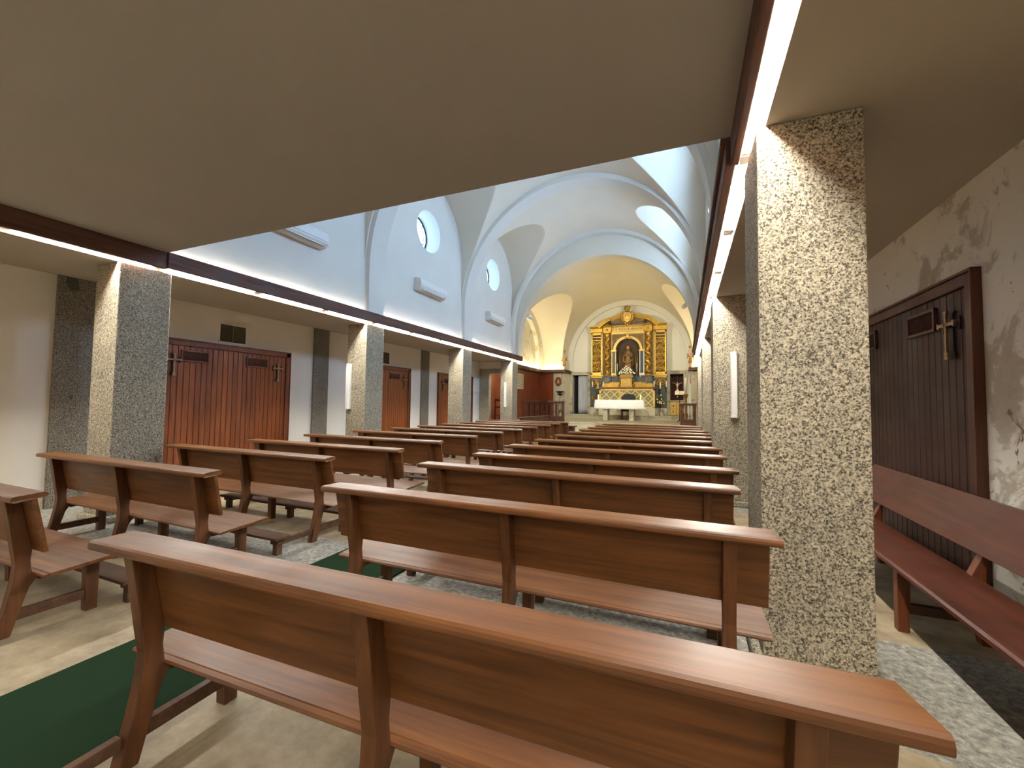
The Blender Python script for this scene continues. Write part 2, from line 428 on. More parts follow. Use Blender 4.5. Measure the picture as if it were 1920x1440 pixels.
# ribs: pilaster strips running into transverse arches
n = 0
for y0 in PY:
    y1 = y0+.55 if y0 < 14 else ENDY0+.02
    n += 1; bm = nb()
    arc = []
    for i in range(65):
        a = PI*i/64
        arc.append((NCX-3.26*math.cos(a), 4.27+3.34*math.sin(a)))
    inner = [(XL, ZC+.16)]+[(max(XL, min(XR, p[0])), p[1]) for p in arc]+[(XR, ZC+.16)]
    outer = [(WL-.02, ZC+.16)]+[(NCX-3.37*math.cos(PI*i/64), 4.27+3.47*math.sin(PI*i/64)) for i in range(65)]+[(WR+.02, ZC+.16)]
    for ya, yb in ((y0, y0+.0),):
        A = [bm.verts.new((p[0], y0+.03, p[1])) for p in inner]; B = [bm.verts.new((p[0], y1-.03, p[1])) for p in inner]
        A2 = [bm.verts.new((p[0], y0, p[1])) for p in outer]; B2 = [bm.verts.new((p[0], y1, p[1])) for p in outer]
        for i in range(len(A)-1):
            for q in ([A[i], A[i+1], B[i+1], B[i]], [A2[i], A2[i+1], A[i+1], A[i]], [B[i], B[i+1], B2[i+1], B2[i]]):
                f = bm.faces.new(q)
    struct('trim_%d' % n, bm, 'white')
# wall of the chancel arch
def arch_pts(cx, cz, r, n=48, zb=None, rx=None):
    rx = rx or r
    p = [(cx-rx*math.cos(PI*i/n), cz+r*math.sin(PI*i/n)) for i in range(n+1)]
    if zb is not None: p = [(cx-rx, zb)]+p+[(cx+rx, zb)]
    return p
ACX, ACZ, AR = -2.86, 3.73, 3.15
bm = nb(); inn = arch_pts(ACX, ACZ, AR, 48, 3.07)
out = [(WL-.05, 3.07)]+[(NCX-3.42*math.cos(PI*i/48), 4.27+3.6*math.sin(PI*i/48)) for i in range(49)]+[(WR+.05, 3.07)]
for y in (ENDY0, ENDY1):
    A = [bm.verts.new((p[0], y, p[1])) for p in inn]; B = [bm.verts.new((p[0], y, p[1])) for p in out]
    for i in range(len(A)-1): bm.faces.new([A[i], A[i+1], B[i+1], B[i]])
A = [bm.verts.new((p[0], ENDY0, p[1])) for p in inn]; B = [bm.verts.new((p[0], ENDY1, p[1])) for p in inn]
for i in range(len(A)-1): bm.faces.new([A[i], A[i+1], B[i+1], B[i]])
struct('wall_chancel_arch', bm, 'vault')
# closing walls above the aisles at the chancel front
bm = nb()
box(bm, CHL-.2, WL-.02, ENDY1-.06, ENDY1+.04, ZC+.1, 8); box(bm, WR+.02, CHR+.2, ENDY1-.06, ENDY1+.04, ZC+.1, 8)
struct('wall_chancel_front', bm, 'white')
# stone doorway at the end of each aisle
for sx, xa, xb, nm in ((-1, OL, XL-PWL, 'wall_aisle_end_left'), (1, XR+PWL, OR, 'wall_aisle_end_right')):
    bm = nb(); box(bm, xa, xb, ENDY0-.05, ENDY0+.15, 2.78, ZC); struct(nm, bm, 'aisle')
    bm = nb()
    if sx < 0: box(bm, xa, xa+.42, ENDY0-.08, ENDY0+.15, 0, 2.6)
    else: box(bm, xb-.42, xb, ENDY0-.08, ENDY0+.15, 0, 2.6)
    box(bm, xa, xb, ENDY0-.08, ENDY0+.15, 2.6, 2.78)
    o = obj('stone_door_frame', bm, 'granite'); tag(o, 'granite door surround at the far end of the %s aisle' % ('left' if sx < 0 else 'right'), 'door frame')

# chancel vault
def z_main(x):
    d = (x-CX)/CR
    return CZ+CR*math.sqrt(max(0, 1-d*d)) if abs(d) <= 1 else 0
def z_cross(y):
    d = (y-18.95)/3.34
    return 3.87+2.6*math.sqrt(1-d*d) if abs(d) < 1 else 0
cys = sorted(set([ENDY1, JY, JY+.001, BY]+[18.95+3.34*math.sin(i/90*PI/2) for i in range(-90, 91)]))
cys = [y for y in cys if ENDY1 <= y <= BY]
cxs = [CHL, CX-CR-.002]+[CX-CR*math.cos(PI*i/240) for i in range(241)]+[CX+CR+.002, CHR]
bm = nb(); grid = []
for y in cys:
    grid.append([bm.verts.new((x, y, max(z_main(x), z_cross(y), 3.87))) for x in cxs])
for a, b in zip(grid, grid[1:]):
    for i in range(len(cxs)-1): bm.faces.new([a[i], a[i+1], b[i+1], b[i]])
struct('ceiling_chancel', bm, 'cream')
for nm, x, s in (('wall_chancel_left', CHL, -1), ('wall_chancel_right', CHR, 1)):
    bm = nb(); box(bm, min(x, x+s*.2), max(x, x+s*.2), ENDY1, JY, 0, 6.6); struct(nm, bm, 'cream_stain')
for nm, xa, xb in (('wall_jamb_left', CHL-.2, -6.15), ('wall_jamb_right', .32, CHR+.2)):
    bm = nb(); box(bm, xa, xb, JY, BY, 0, 3.9); struct(nm, bm, 'cream')
# shallow order of the blind arch in the side recess
for s, x in ((1, CHL), (-1, CHR)):
    bm = nb(); P_ = arch_pts(18.95, 3.87, 2.2, 40, 3.2, 2.75); Q = arch_pts(18.95, 3.87, 2.62, 40, 3.2, 3.36)
    a0 = x; a1 = x+s*.22
    for i in range(len(P_)-1):
        v = [bm.verts.new((a1, *P_[i])), bm.verts.new((a1, *P_[i+1])), bm.verts.new((a1, *Q[i+1])), bm.verts.new((a1, *Q[i]))]; bm.faces.new(v)
        v = [bm.verts.new((a0, *P_[i])), bm.verts.new((a0, *P_[i+1])), bm.verts.new((a1, *P_[i+1])), bm.verts.new((a1, *P_[i]))]; bm.faces.new(v)
    n += 1; struct('trim_%d' % n, bm, 'cream_stain')
# back wall with door openings left and right and a shallow recess behind the retable
DL = (-6.0, -5.1, .85, 3.07); DR = (-.72, -.06, 1.66, 3.07)
bm = nb(); edges = []
def lp(pts):
    vs = [bm.verts.new((p[0], BY, p[1])) for p in pts]
    for i in range(len(vs)): edges.append(bm.edges.new((vs[i], vs[(i+1) % len(vs)])))
lp([(CX-CR-.02, 0), (CX+CR+.02, 0)]+[(CX+(CR+.02)*math.cos(PI*i/48), CZ+(CR+.02)*math.sin(PI*i/48)) for i in range(49)])
for (x0, x1, z0, z1) in (DL, DR): lp([(x0, z0), (x1, z0), (x1, z1), (x0, z1)])
bmesh.ops.triangle_fill(bm, edges=edges, use_beauty=True)
for (x0, x1, z0, z1) in (DL, DR):
    for q in (((x0, z0), (x1, z0)), ((x1, z0), (x1, z1)), ((x1, z1), (x0, z1)), ((x0, z1), (x0, z0))):
        v = [bm.verts.new((q[0][0], BY, q[0][1])), bm.verts.new((q[1][0], BY, q[1][1])), bm.verts.new((q[1][0], BY+.45, q[1][1])), bm.verts.new((q[0][0], BY+.45, q[0][1]))]
        bm.faces.new(v)
struct('wall_altar', bm, 'cream_pale')
bm = nb()
for i in range(48):     # projecting arch band framing the retable wall
    a, b = PI*i/48, PI*(i+1)/48
    def pt(r, t, y): return (CX+r*math.cos(t), y, CZ+r*math.sin(t))
    v = [bm.verts.new(pt(3.02, a, BY-.16)), bm.verts.new(pt(3.02, b, BY-.16)), bm.verts.new(pt(3.32, b, BY-.16)), bm.verts.new(pt(3.32, a, BY-.16))]; bm.faces.new(v)
    v = [bm.verts.new(pt(3.02, a, BY-.16)), bm.verts.new(pt(3.02, b, BY-.16)), bm.verts.new(pt(3.02, b, BY)), bm.verts.new(pt(3.02, a, BY))]; bm.faces.new(v)
box(bm, CX-3.2199, CX-3.02, BY-.16, BY, 3.28, CZ); box(bm, CX+3.02, CX+3.2499, BY-.16, BY, 3.28, CZ)
n += 1; struct('trim_%d' % n, bm, 'cream_pale')

# ------------------------------------------------------------------ fascias with their tube troughs
for s, xp, side in ((1, XL, 'left'), (-1, XR, 'right')):
    xa, xb = xp+s*.06, xp+s*.125
    n += 1; bm = nb(); bbox_(bm, min(xa, xb), max(xa, xb), 3.13, 15.6, 3.09, 3.29, .008)
    if side == 'right': bbox_(bm, xb-.03, xb, 3.13, 15.6, 3.235, 3.29, .008)
    struct('trim_%d' % n, bm, 'fascia')
    n += 1; bm = nb(); xa2, xb2 = xp+s*.045, xp+s*.095
    bbox_(bm, min(xa2, xb2), max(xa2, xb2), YB, 3.128, 3.075, 3.285, .008); struct('trim_%d' % n, bm, 'fascia')
    # tubes
    y = -3.4; i = 0
    places = []
    while y < 15.2:
        places.append(y); y += 1.31
    protos = None
    for i, y in enumerate(places):
        near = 'beside the choir loft' if y < 3 else 'along the nave wall'
        lab = 'lit fluorescent batten hidden behind the %s fascia %s' % (side, near)
        x = xp+s*.01
        if protos is None:
            t = thing('fluorescent_batten', lab, 'light', (x, y, 3.13), 0, 'tube lights behind the %s fascia %s' % (side, near))
            b1 = nb(); tube(b1, [(-s*.02, .03, -.015), (-s*.02, 1.20, -.015)], .013, 10); obj('tube', b1, 'tube', t)
            b1 = nb(); xh0, xh1 = sorted((-s*.052, -s*.036)); bbox_(b1, xh0, xh1, 0, 1.23, -.01, .035, .004); xh0, xh1 = sorted((-s*.05, s*.026)); box(b1, xh0, xh1, 0, .03, -.03, .012); box(b1, xh0, xh1, 1.2, 1.23, -.03, .012); xh0, xh1 = sorted((-s*.036, s*.044)); box(b1, xh0, xh1, -.04, 1.27, .05, .056)  # the thin top cover is an added baffle limiting the upward glow
            obj('housing_with_baffle', b1, 'plastic', t); protos = t
        else: dup(protos, (x, y, 3.13), 0, lab, 'tube lights behind the %s fascia %s' % (side, near))

# chancel ledges (timber shelf with tubes on top) and timber panelling
for s, xw, side in ((1, CHL, 'left'), (-1, CHR, 'right')):
    n += 1; bm = nb(); xe = -6.02 if side == 'left' else .18
    xa, xb = xw, xw+s*.2
    box(bm, min(xa, xb), max(xa, xb), ENDY1+.05, JY, 3.19, 3.22)
    xc, xd = xw+s*.2, xw+s*.24
    box(bm, min(xc, xd), max(xc, xd), ENDY1+.05, JY-.2, 3.13, 3.29)
    xj0, xj1 = sorted((xw+s*.2, xe)); box(bm, xj0, xj1, JY-.2, JY, 3.19, 3.22); box(bm, xj0, xj1, JY-.24, JY-.2, 3.13, 3.29)
    xq0, xq1 = sorted((xe, xe-s*.04)); box(bm, xq0, xq1, JY-.2, BY-.16, 3.13, 3.29)
    xq0, xq1 = sorted((xe, xe-s*.13)); box(bm, xq0, xq1, JY, BY-.16, 3.19, 3.22)
    struct('trim_%d' % n, bm, 'fascia')
    for (x0, y0, x1, y1) in ((xw+s*.12, 15.8, xw+s*.12, 18.9), (xw+s*.12, 19.1, xw+s*.12, 22.0), (xw+s*.3, JY-.11, xe-s*.08, JY-.11)):
        bm = nb(); tube(bm, [(x0, y0, 3.25), (x1, y1, 3.25)], .014, 8)
        tag(obj('tube_light', bm, 'ledge_tube'), 'lit warm tube lamp lying on the %s chancel ledge' % side, 'light', 'warm tubes on the %s chancel ledge' % side)
    # panelling: planks on side wall and on the jamb face
    n += 1; bm = nb(); y = ENDY1+.1
    while y < JY-.05:
        xa, xb = sorted((xw, xw+s*.03)); bbox_(bm, xa, xb, y, min(y+.115, JY-.03), .64, 3.13, .006, 1); y += .12
    x_ = xw+s*.035; end = -6.75 if side == 'left' else .92
    while (x_-end)*s < 0:
        xa, xb = sorted((x_, x_+s*.115)); bbox_(bm, xa, xb, JY-.03, JY, .64, 3.13, .006, 1); x_ += s*.12
    struct('trim_%d' % n, bm, 'panel')
    bm = nb(); xa, xb = sorted((end+s*.02, -6.12 if side == 'left' else .29)); box(bm, xa, xb, JY-.05, BY-.1 if False else JY+.0, .64, 3.13)
    n += 1; struct('trim_%d' % n, bm, 'granite_warm')

# chancel floor steps
bm = nb()
box(bm, -6.13, .39, 15.38, 15.66, 0, .22); box(bm, CHL, CHR, 15.65, 17.62, 0, .43)
box(bm, CHL, CHR, 17.6, 22.3, 0, .64); box(bm, -6.15, .32, 22.28, BY+.5, 0, .85)
for yb, zt in ((15.38, .22), (15.65, .43), (17.6, .64), (22.28, .85)):
    bbox_(bm, -6.1, .3, yb-.025, yb+.1, zt-.05, zt+.002, .01)
struct('floor_chancel', bm, 'granite_warm')

# ------------------------------------------------------------------ pillars, pilasters
names_y = ['nearest to the choir loft', 'second from the choir loft', 'third from the choir loft', 'at the chancel arch']
for s, xp, side in ((-1, XL, 'left'), (1, XR, 'right')):
    for i, y0 in enumerate(PY):
        t = thing('granite_pillar', 'square granite pillar on the %s of the nave, %s' % (side, names_y[i]), 'pillar', (xp+s*PWL/2, y0+PD/2, 0))
        b1 = nb(); bbox_(b1, -PWL/2, PWL/2, -PD/2, PD/2, .08, ZC-.001, .012, 2); obj('shaft', b1, 'granite', t)
        b1 = nb(); bbox_(b1, -PWL/2-.045, PWL/2+.045, -PD/2-.045, PD/2+.045, 0, .08, .02, 3); obj('plinth', b1, 'granite', t)
nm_b = ['behind the nearest left pew', 'between the first and second door', 'between the second and third door']
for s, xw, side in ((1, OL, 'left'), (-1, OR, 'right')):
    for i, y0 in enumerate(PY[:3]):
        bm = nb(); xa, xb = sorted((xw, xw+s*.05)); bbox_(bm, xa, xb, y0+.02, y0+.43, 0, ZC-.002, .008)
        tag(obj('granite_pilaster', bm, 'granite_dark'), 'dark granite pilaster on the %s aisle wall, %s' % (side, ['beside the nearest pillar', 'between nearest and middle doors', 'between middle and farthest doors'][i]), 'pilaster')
        n += 1
    segs = [(YB, 2.72), (3.17, 3.8), (6.27, 6.83), (7.28, 7.92), (10.4, 10.94), (11.4, 11.93), (14.37, ENDY0-.08)]
    bm = nb(); xa, xb = sorted((xw, xw+s*.025))
    for a, b in segs: box(bm, xa, xb, a+.01, b-.01, 0, .14)
    struct('baseboard_'+side, bm, 'granite_warm')

# ------------------------------------------------------------------ side doors with grilles, crosses, vents
def ornate_cross(bm, h, y=0, d=.02, fat=1.0):
    """flared cross in the xz plane, centre of arms at origin, thickness d along y"""
    wv, w2 = .011*fat, .027*fat
    up, dn, ar = .28*h, .72*h, .30*h
    def arm(p0, p1):
        p0, p1 = Vector(p0), Vector(p1); dd = (p1-p0); L = dd.length; dd.normalize(); s = Vector((-dd.y, dd.x))
        pts = []
        for t, ww in ((0, wv), (.75, wv), (.84, w2*.9), (.9, w2*.55), (.96, w2), (1.0, w2*.7)): pts.append(p0+dd*L*t+s*ww)
        for t, ww in ((1.0, w2*.7), (.96, w2), (.9, w2*.55), (.84, w2*.9), (.75, wv), (0, wv)): pts.append(p0+dd*L*t-s*ww)
        prism(bm, [(p.x, p.y) for p in pts], y-d, y, 'y')
    arm((0, 0), (0, up)); arm((0, 0), (0, -dn)); arm((0, 0), (ar, 0)); arm((0, 0), (-ar, 0))
    tube(bm, [(.03*h*math.cos(2*PI*i/12)*2, y-d, .03*h*math.sin(2*PI*i/12)*2) for i in range(12)], .005, 5, True)
def build_door(k, yc, xw, s, side, which):
    """local frame: x along wall, y out of the wall (towards -y = room)"""
    root = bpy.data.objects.new('door_%d' % k, None); C.objects.link(root); root['kind'] = 'structure'
    root.location = (xw, yc, 0); root.rotation_euler = (0, 0, PI/2 if s > 0 else -PI/2)
    H_, W_ = 2.40, 2.42
    bm = nb()
    for a, b in ((-W_/2, -W_/2+.085), (W_/2-.085, W_/2)): bbox_(bm, a, b, -.05, .0, 0, H_, .008)
    frm = 'frame' if s > 0 else 'frame_shaded'
    bbox_(bm, -W_/2, W_/2, -.05, 0, H_-.085, H_, .008)
    for a, b in ((-W_/2-.015, -W_/2), (W_/2, W_/2+.015)): bbox_(bm, a, b, -.062, 0, 0, H_+.015, .004)
    bbox_(bm, -W_/2-.015, W_/2+.015, -.062, 0, H_, H_+.02, .004)
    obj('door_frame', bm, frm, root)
    bm = nb(); np_ = 25; wtot = W_-.17; x0 = -wtot/2; pw = wtot/np_
    for i in range(np_): bbox_(bm, x0+i*pw+.003, x0+(i+1)*pw-.003, -.022, -.004, .03, H_-.088, .004, 1)
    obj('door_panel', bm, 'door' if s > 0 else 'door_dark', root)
    bm = nb(); box(bm, x0, x0+wtot, -.006, -.001, .02, H_-.087); obj('door_backing', bm, 'dark', root)
    for gx in (-.60, .50):
        bm = nb(); w_, h_ = .44, .19; zc = 2.15
        for a in ((gx-w_/2, gx+w_/2, zc-h_/2, zc-h_/2+.025), (gx-w_/2, gx+w_/2, zc+h_/2-.025, zc+h_/2), (gx-w_/2, gx-w_/2+.025, zc-h_/2, zc+h_/2), (gx+w_/2-.025, gx+w_/2, zc-h_/2, zc+h_/2)):
            bbox_(bm, a[0], a[1], -.045, -.02, a[2], a[3], .004)
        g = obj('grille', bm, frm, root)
        bm = nb(); box(bm, gx-w_/2+.02, gx+w_/2-.02, -.027, -.023, zc-h_/2+.02, zc+h_/2-.02); obj('grille_backing', bm, 'dark', g)
        bm = nb(); q = gx-w_/2
        for sg in (1, -1):
            xx = gx-w_/2-h_
            while xx < gx+w_/2+h_:
                a = (xx, zc-h_/2+.02); b = (xx+(h_-.04), zc+h_/2-.02)
                if sg < 0: a, b = (a[0], b[1]), (b[0], a[1])
                lo, hi = gx-w_/2+.02, gx+w_/2-.02
                def clip(a, b):
                    dx = b[0]-a[0]; t0, t1 = 0, 1
                    if a[0] < lo: t0 = (lo-a[0])/dx
                    if b[0] > hi: t1 = (hi-a[0])/dx
                    if t0 >= t1: return None
                    f = lambda t: (a[0]+dx*t, a[1]+(b[1]-a[1])*t)
                    return f(t0), f(t1)
                r_ = clip(a, b)
                if r_: tube(bm, [(r_[0][0], -.031, r_[0][1]), (r_[1][0], -.031, r_[1][1])], .003, 4)
                xx += .028
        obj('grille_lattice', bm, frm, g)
    for cx_ in (-.93, .93):
        t = thing('wall_cross', 'bronze cross on a dark mount, %s end of the %s %s aisle door' % (('far' if cx_*s > 0 else 'near'), which, side), 'cross', (xw, yc, 0), PI/2 if s > 0 else -PI/2)
        bm = nb(); ornate_cross(bm, .36, -.023, .012, 1.9)
        bmesh.ops.translate(bm, verts=list(bm.verts), vec=(cx_, 0, 2.07)); obj('mount', bm, 'black', t)
        bm = nb(); ornate_cross(bm, .36, -.055, .016, 1.0)
        for q in ((0, .05), (0, -.2), (.06, 0), (-.06, 0)): tube(bm, [(q[0], -.02, q[1]), (q[0], -.06, q[1])], .005, 6)
        bmesh.ops.translate(bm, verts=list(bm.verts), vec=(cx_, 0, 2.07)); obj('cross', bm, 'bronze', t)
    if s < 0: return
    # vent above
    t = thing('wall_vent', 'white framed louvred vent above the %s %s aisle door' % (which, side), 'vent', (xw, yc+.03, 2.63), PI/2 if s > 0 else -PI/2)
    bm = nb()
    for a in ((-.26, .26, .155, .18), (-.26, .26, -.18, -.155), (-.26, -.235, -.18, .18), (.235, .26, -.18, .18)): bbox_(bm, a[0], a[1], -.02, 0, a[2], a[3], .003)
    obj('frame', bm, 'plastic', t)
    bm = nb()
    for i in range(16):
        z = -.15+i*.0195; mt = Matrix.Translation((0, -.008, z)) @ Matrix.Rotation(math.radians(35), 4, 'X'); box(bm, -.235, .235, -.008, .008, -.0015, .0015, mt)
    box(bm, -.006, .006, -.014, -.002, -.155, .155); obj('slats', bm, 'vent', t)
    bm = nb(); box(bm, -.236, .236, -.003, -.0005, -.156, .156); obj('backing', bm, 'niche', t)
k = 0
for s, xw, side in ((1, OL, 'left'), (-1, OR, 'right')):
    for yc, which in ((5.03, 'nearest'), (9.17, 'middle'), (13.15, 'farthest')):
        k += 1; build_door(k, yc, xw, s, side, which)

# ------------------------------------------------------------------ column loudspeakers
def speaker(x, y, label):
    t = thing('column_speaker', label, 'speaker', (x, y, 1.27))
    b1 = nb(); pr = [(-.045, 0), (-.045, -.05), (-.035, -.075), (-.015, -.088), (.015, -.088), (.035, -.075), (.045, -.05), (.045, 0)]
    prism(b1, pr, .02, .93, 'z', .002, 1); obj('body', b1, 'plastic', t)
    b1 = nb(); prism(b1, [(p[0]*1.06, p[1]*1.04) for p in pr], 0, .03, 'z', .002, 1); prism(b1, [(p[0]*1.06, p[1]*1.04) for p in pr], .92, .95, 'z', .002, 1); obj('end_cap', b1, 'plastic', t)
    b1 = nb(); box(b1, -.03, .03, -.0895, -.088, .05, .9) ; obj('grille', b1, 'plastic', t)
    b1 = nb(); box(b1, -.018, .018, .0, .012, .2, .7); obj('bracket', b1, 'iron', t)
speaker(-6.53, 6.83-.012, 'white column loudspeaker on the second left pillar')
speaker(-6.40, 14.82-.012, 'white column loudspeaker on the left pillar at the chancel arch')
speaker(.66, 6.83-.012, 'white column loudspeaker on the second right pillar')

# ------------------------------------------------------------------ air conditioners
def aircon(yc, label, s, xw):
    t = thing('air_conditioner', label, 'air conditioner', (xw, yc, 4.22), PI/2 if s > 0 else -PI/2)
    pr = [(0, 0), (0, .31), (-.13, .31), (-.19, .27), (-.215, .16), (-.205, .07), (-.13, 0)]
    b1 = nb(); prism(b1, pr, -.62, .62, 'x', .012, 2); obj('body', b1, 'plastic', t)
    b1 = nb()
    mt = Matrix.Translation((0, -.172, .034)) @ Matrix.Rotation(math.radians(42), 4, 'X')
    box(b1, -.52, .52, -.035, .035, -.008, .0, mt); obj('outlet', b1, 'plastic_grey', t)
    b1 = nb(); mt = Matrix.Translation((0, -.185, .028)) @ Matrix.Rotation(math.radians(35), 4, 'X'); bbox_(b1, -.5, .5, -.03, .03, -.006, 0, .002, 1, mt); obj('louvre', b1, 'plastic', t)
    b1 = nb(); box(b1, -.58, .58, -.2175, -.2115, .098, .101); obj('panel_seam', b1, 'plastic_grey', t)
aircon(5.04, 'white wall air conditioner nearest the choir loft, partly hidden by its edge', 1, WL)
aircon(9.17, 'white wall air conditioner under the nearer visible round window', 1, WL)
aircon(13.2, 'white wall air conditioner under the farther round window', 1, WL)

# ------------------------------------------------------------------ pews
PL = 2.68
def plan_round(x0, x1, y0, y1, rf, rn=.008):
    pts = []
    for (cx, cy, a0, r) in ((x1-rn, y0+rn, -90, rn), (x1-rf, y1-rf, 0, rf), (x0+rf, y1-rf, 90, rf), (x0+rn, y0+rn, 180, rn)):
        for i in range(5): a = math.radians(a0+i*22.5); pts.append((cx+r*math.cos(a), cy+r*math.sin(a)))
    return pts
def make_pew():
    t = thing('church_pew', 'x', 'pew')
    h = PL/2
    b = nb()
    prof = [(0, .838), (.003, .831), (.012, .828), (.15, .836), (.163, .842), (.168, .852), (.162, .864), (.148, .870), (.012, .866), (.003, .860), (0, .850)]
    prism(b, prof, -h, h, 'x', .0)
    for v in b.verts:      # rounded far corners of the top plank
        d = h-abs(v.co.x)
        if d < .001 and v.co.y > .10: v.co.x -= math.copysign((v.co.y-.10)*.55, v.co.x)
    obj('top_rail', b, 'wood_x', t)
    b = nb(); prism(b, [(.098, .832), (.122, .832), (.186, .500), (.162, .497)], -h+.035, h-.035, 'x', .004, 2); obj('backrest', b, 'wood_x', t)
    b = nb(); prism(b, [(.165, .345), (.160, .353), (.165, .362), (.185, .366), (.187, .362), (.192, .366), (.575, .386), (.592, .380), (.594, .370), (.585, .362)], -h+.02, h-.02, 'x', .0); obj('seat', b, 'wood_x', t)
    post = [(.030, .830), (.052, .70), (.078, .52), (.094, .42), (.088, .33), (.064, .19), (.020, 0), (.090, 0), (.140, .20), (.160, .27), (.195, .325), (.240, .342), (.240, .352), (.168, .352), (.158, .43), (.162, .497), (.098, .831)]
    for x in (-h+.205, 0, h-.205):
        b = nb(); prism(b, post, x-.029, x+.029, 'x', .004, 2); obj('rear_post', b, 'wood_z', t)
        b = nb(); prism(b, [(.43, 0), (.492, 0), (.496, .36), (.422, .357)], x-.03, x+.03, 'x', .004, 2); obj('front_leg', b, 'wood_z', t)
    for x in (-h+.205, h-.205):
        b = nb(); bbox_(b, x-.019, x+.019, .06, .44, .085, .145, .004); obj('stretcher', b, 'kneel', t)
        b = nb(); prism(b, [(.20, .30), (.43, .31), (.43, .357), (.20, .348)], x-.022, x+.022, 'x', .003, 1); obj('seat_bearer', b, 'kneel', t)
    # kneeler carried on arms behind the pew
    kn = nb(); bbox_(kn, -h+.12, h-.12, -.42, -.26, .150, .176, .008); ko = obj('kneeler', kn, 'kneel', t)
    for x in (-h+.205, 0, h-.205):
        b = nb(); bbox_(b, x-.028, x+.028, -.365, -.305, 0, .10, .004); bbox_(b, x-.05, x+.05, -.375, -.295, .10, .151, .006); obj('kneeler_foot', b, 'kneel', ko)
    for x in (-h+.205, h-.205):
        b = nb(); bbox_(b, x-.018, x+.018, -.31, .035, .085, .135, .004); obj('kneeler_arm', b, 'kneel', ko)
    return t
pew = make_pew()
right = [(.97, -.90, .028), (2.15, -.945, .004), (3.30, -.985, -.006), (4.23, -.895, 0), (5.3, -.90, 0), (6.28, -.875, 0), (7.36, -.87, 0), (8.3, -.865, 0), (9.24, -.86, 0), (10.18, -.865, 0), (11.14, -.87, 0), (12.2, -.86, 0)]
left = [(1.14, -4.92, .0), (2.11, -4.80, .0), (3.18, -4.66, -.01), (4.11, -4.50, 0), (5.2, -4.62, 0), (6.33, -4.62, 0), (7.4, -4.6, 0), (8.42, -4.6, 0), (9.45, -4.6, 0), (10.5, -4.6, 0), (11.44, -4.6, 0), (12.37, -4.6, 0)]
ordn = ['nearest', 'second', 'third', 'fourth', 'fifth', 'sixth', 'seventh', 'eighth', 'ninth', 'tenth', 'eleventh', 'frontmost']
first = True
for blk, lst in (('right', right), ('left', left)):
    for i, (y, x, rz) in enumerate(lst):
        if i == 0 and blk == 'right': lab = 'nearest pew, its worn top rail crossing the bottom of the view'
        elif i == 0: lab = 'pew cut by the left edge of the view, beside the green runner'
        elif i == 11: lab = 'frontmost pew of the %s block, closest to the altar steps' % blk
        elif i == 1: lab = 'brown pew directly in front of the %s' % ('nearest pew' if blk == 'right' else 'pew cut by the left edge')
        else: lab = 'brown wooden pew in the %s block, %s row counting from the choir loft' % (blk, ordn[i])
        g = 'pews of the %s block' % blk
        if first: pew.location = (x, y, 0); pew.rotation_euler = (0, 0, rz); pew['label'] = lab; pew['group'] = g; first = False
        else: dup(pew, (x, y, 0), rz, lab, g)
# low kneeling desk before the front left pew
t = thing('kneeling_desk', 'low dark kneeling desk in front of the frontmost left pew', 'kneeling desk', (-4.55, 13.28, 0))
b = nb(); bbox_(b, -1.3, 1.3, 0, .2, .68, .715, .008); obj('desk_top', b, 'kneel', t)
b = nb(); bbox_(b, -1.22, 1.22, .07, .1, .12, .68, .006); obj('front_panel', b, 'fence', t)
for x in (-1.2, 1.2):
    b = nb(); bbox_(b, x-.03, x+.03, .0, .17, 0, .68, .006); obj('leg', b, 'fence', t)

# side bench on the right aisle wall (faces the nave)
t = thing('side_bench', 'long reddish wooden bench against the stained right aisle wall', 'bench', (1.24, 5.35, 0), -PI/2)
# local: x runs towards the camera, +y towards the wall
L = 3.6
b = nb(); prism(b, [(0, .405), (.004, .422), (.02, .43), (.40, .415), (.42, .405), (.41, .395), (.02, .398)], 0, L, 'x', 0); obj('seat', b, 'bench', t)
b = nb(); prism(b, [(.415, .555), (.44, .552), (.555, .87), (.53, .875)], 0, L, 'x', .005, 2); obj('backrest', b, 'bench', t)
for x in (.35, 1.8, 3.2):
    b = nb(); prism(b, [(.03, 0), (.09, 0), (.10, .396), (.03, .398)], x-.03, x+.03, 'x', .004, 2); obj('front_leg', b, 'frame', t)
    b = nb(); prism(b, [(.43, 0), (.49, 0), (.46, .39), (.47, .58), (.575, .85), (.548, .86), (.455, .56), (.385, .397)], x-.03, x+.03, 'x', .004, 2); obj('rear_leg', b, 'frame', t)
    b = nb(); bbox_(b, x-.02, x+.02, .08, .45, .12, .18, .004); obj('stretcher', b, 'kneel', t)

# ------------------------------------------------------------------ green runner
bm = nb(); bbox_(bm, -3.04, -2.22, -1.2, 14.7, .001, .012, .004, 1)
tag(obj('aisle_runner', bm, 'green'), 'dark green carpet runner along the central aisle', 'carpet')

# ================================================================== CHANCEL
# door with curtain, left of the retable; crucifix niche and cupboard to its right
def stone_frame(x0, x1, z0, z1, lab, wd=.13):
    bm = nb()
    for a in ((x0-wd, x0, z0, z1+wd), (x1, x1+wd, z0, z1+wd), (x0, x1, z1, z1+wd)): bbox_(bm, a[0], a[1], BY-.07, BY+.0, a[2], a[3], .008)
    for a in ((x0-wd-.04, x0-wd+.03, z0, z1+wd+.04), (x1+wd-.03, x1+wd+.04, z0, z1+wd+.04), (x0-wd, x1+wd, z1+wd-.02, z1+wd+.04)): bbox_(bm, a[0], a[1], BY-.09, BY+.0, a[2], a[3], .008)
    return tag(obj('stone_frame', bm, 'granite_warm'), lab, 'door frame')
stone_frame(DL[0]+.02, DL[1], .852, DL[3], 'pale stone surround of the curtained doorway left of the altarpiece')
stone_frame(DR[0], DR[1], .852, DR[3], 'pale stone surround of the crucifix niche right of the altarpiece')
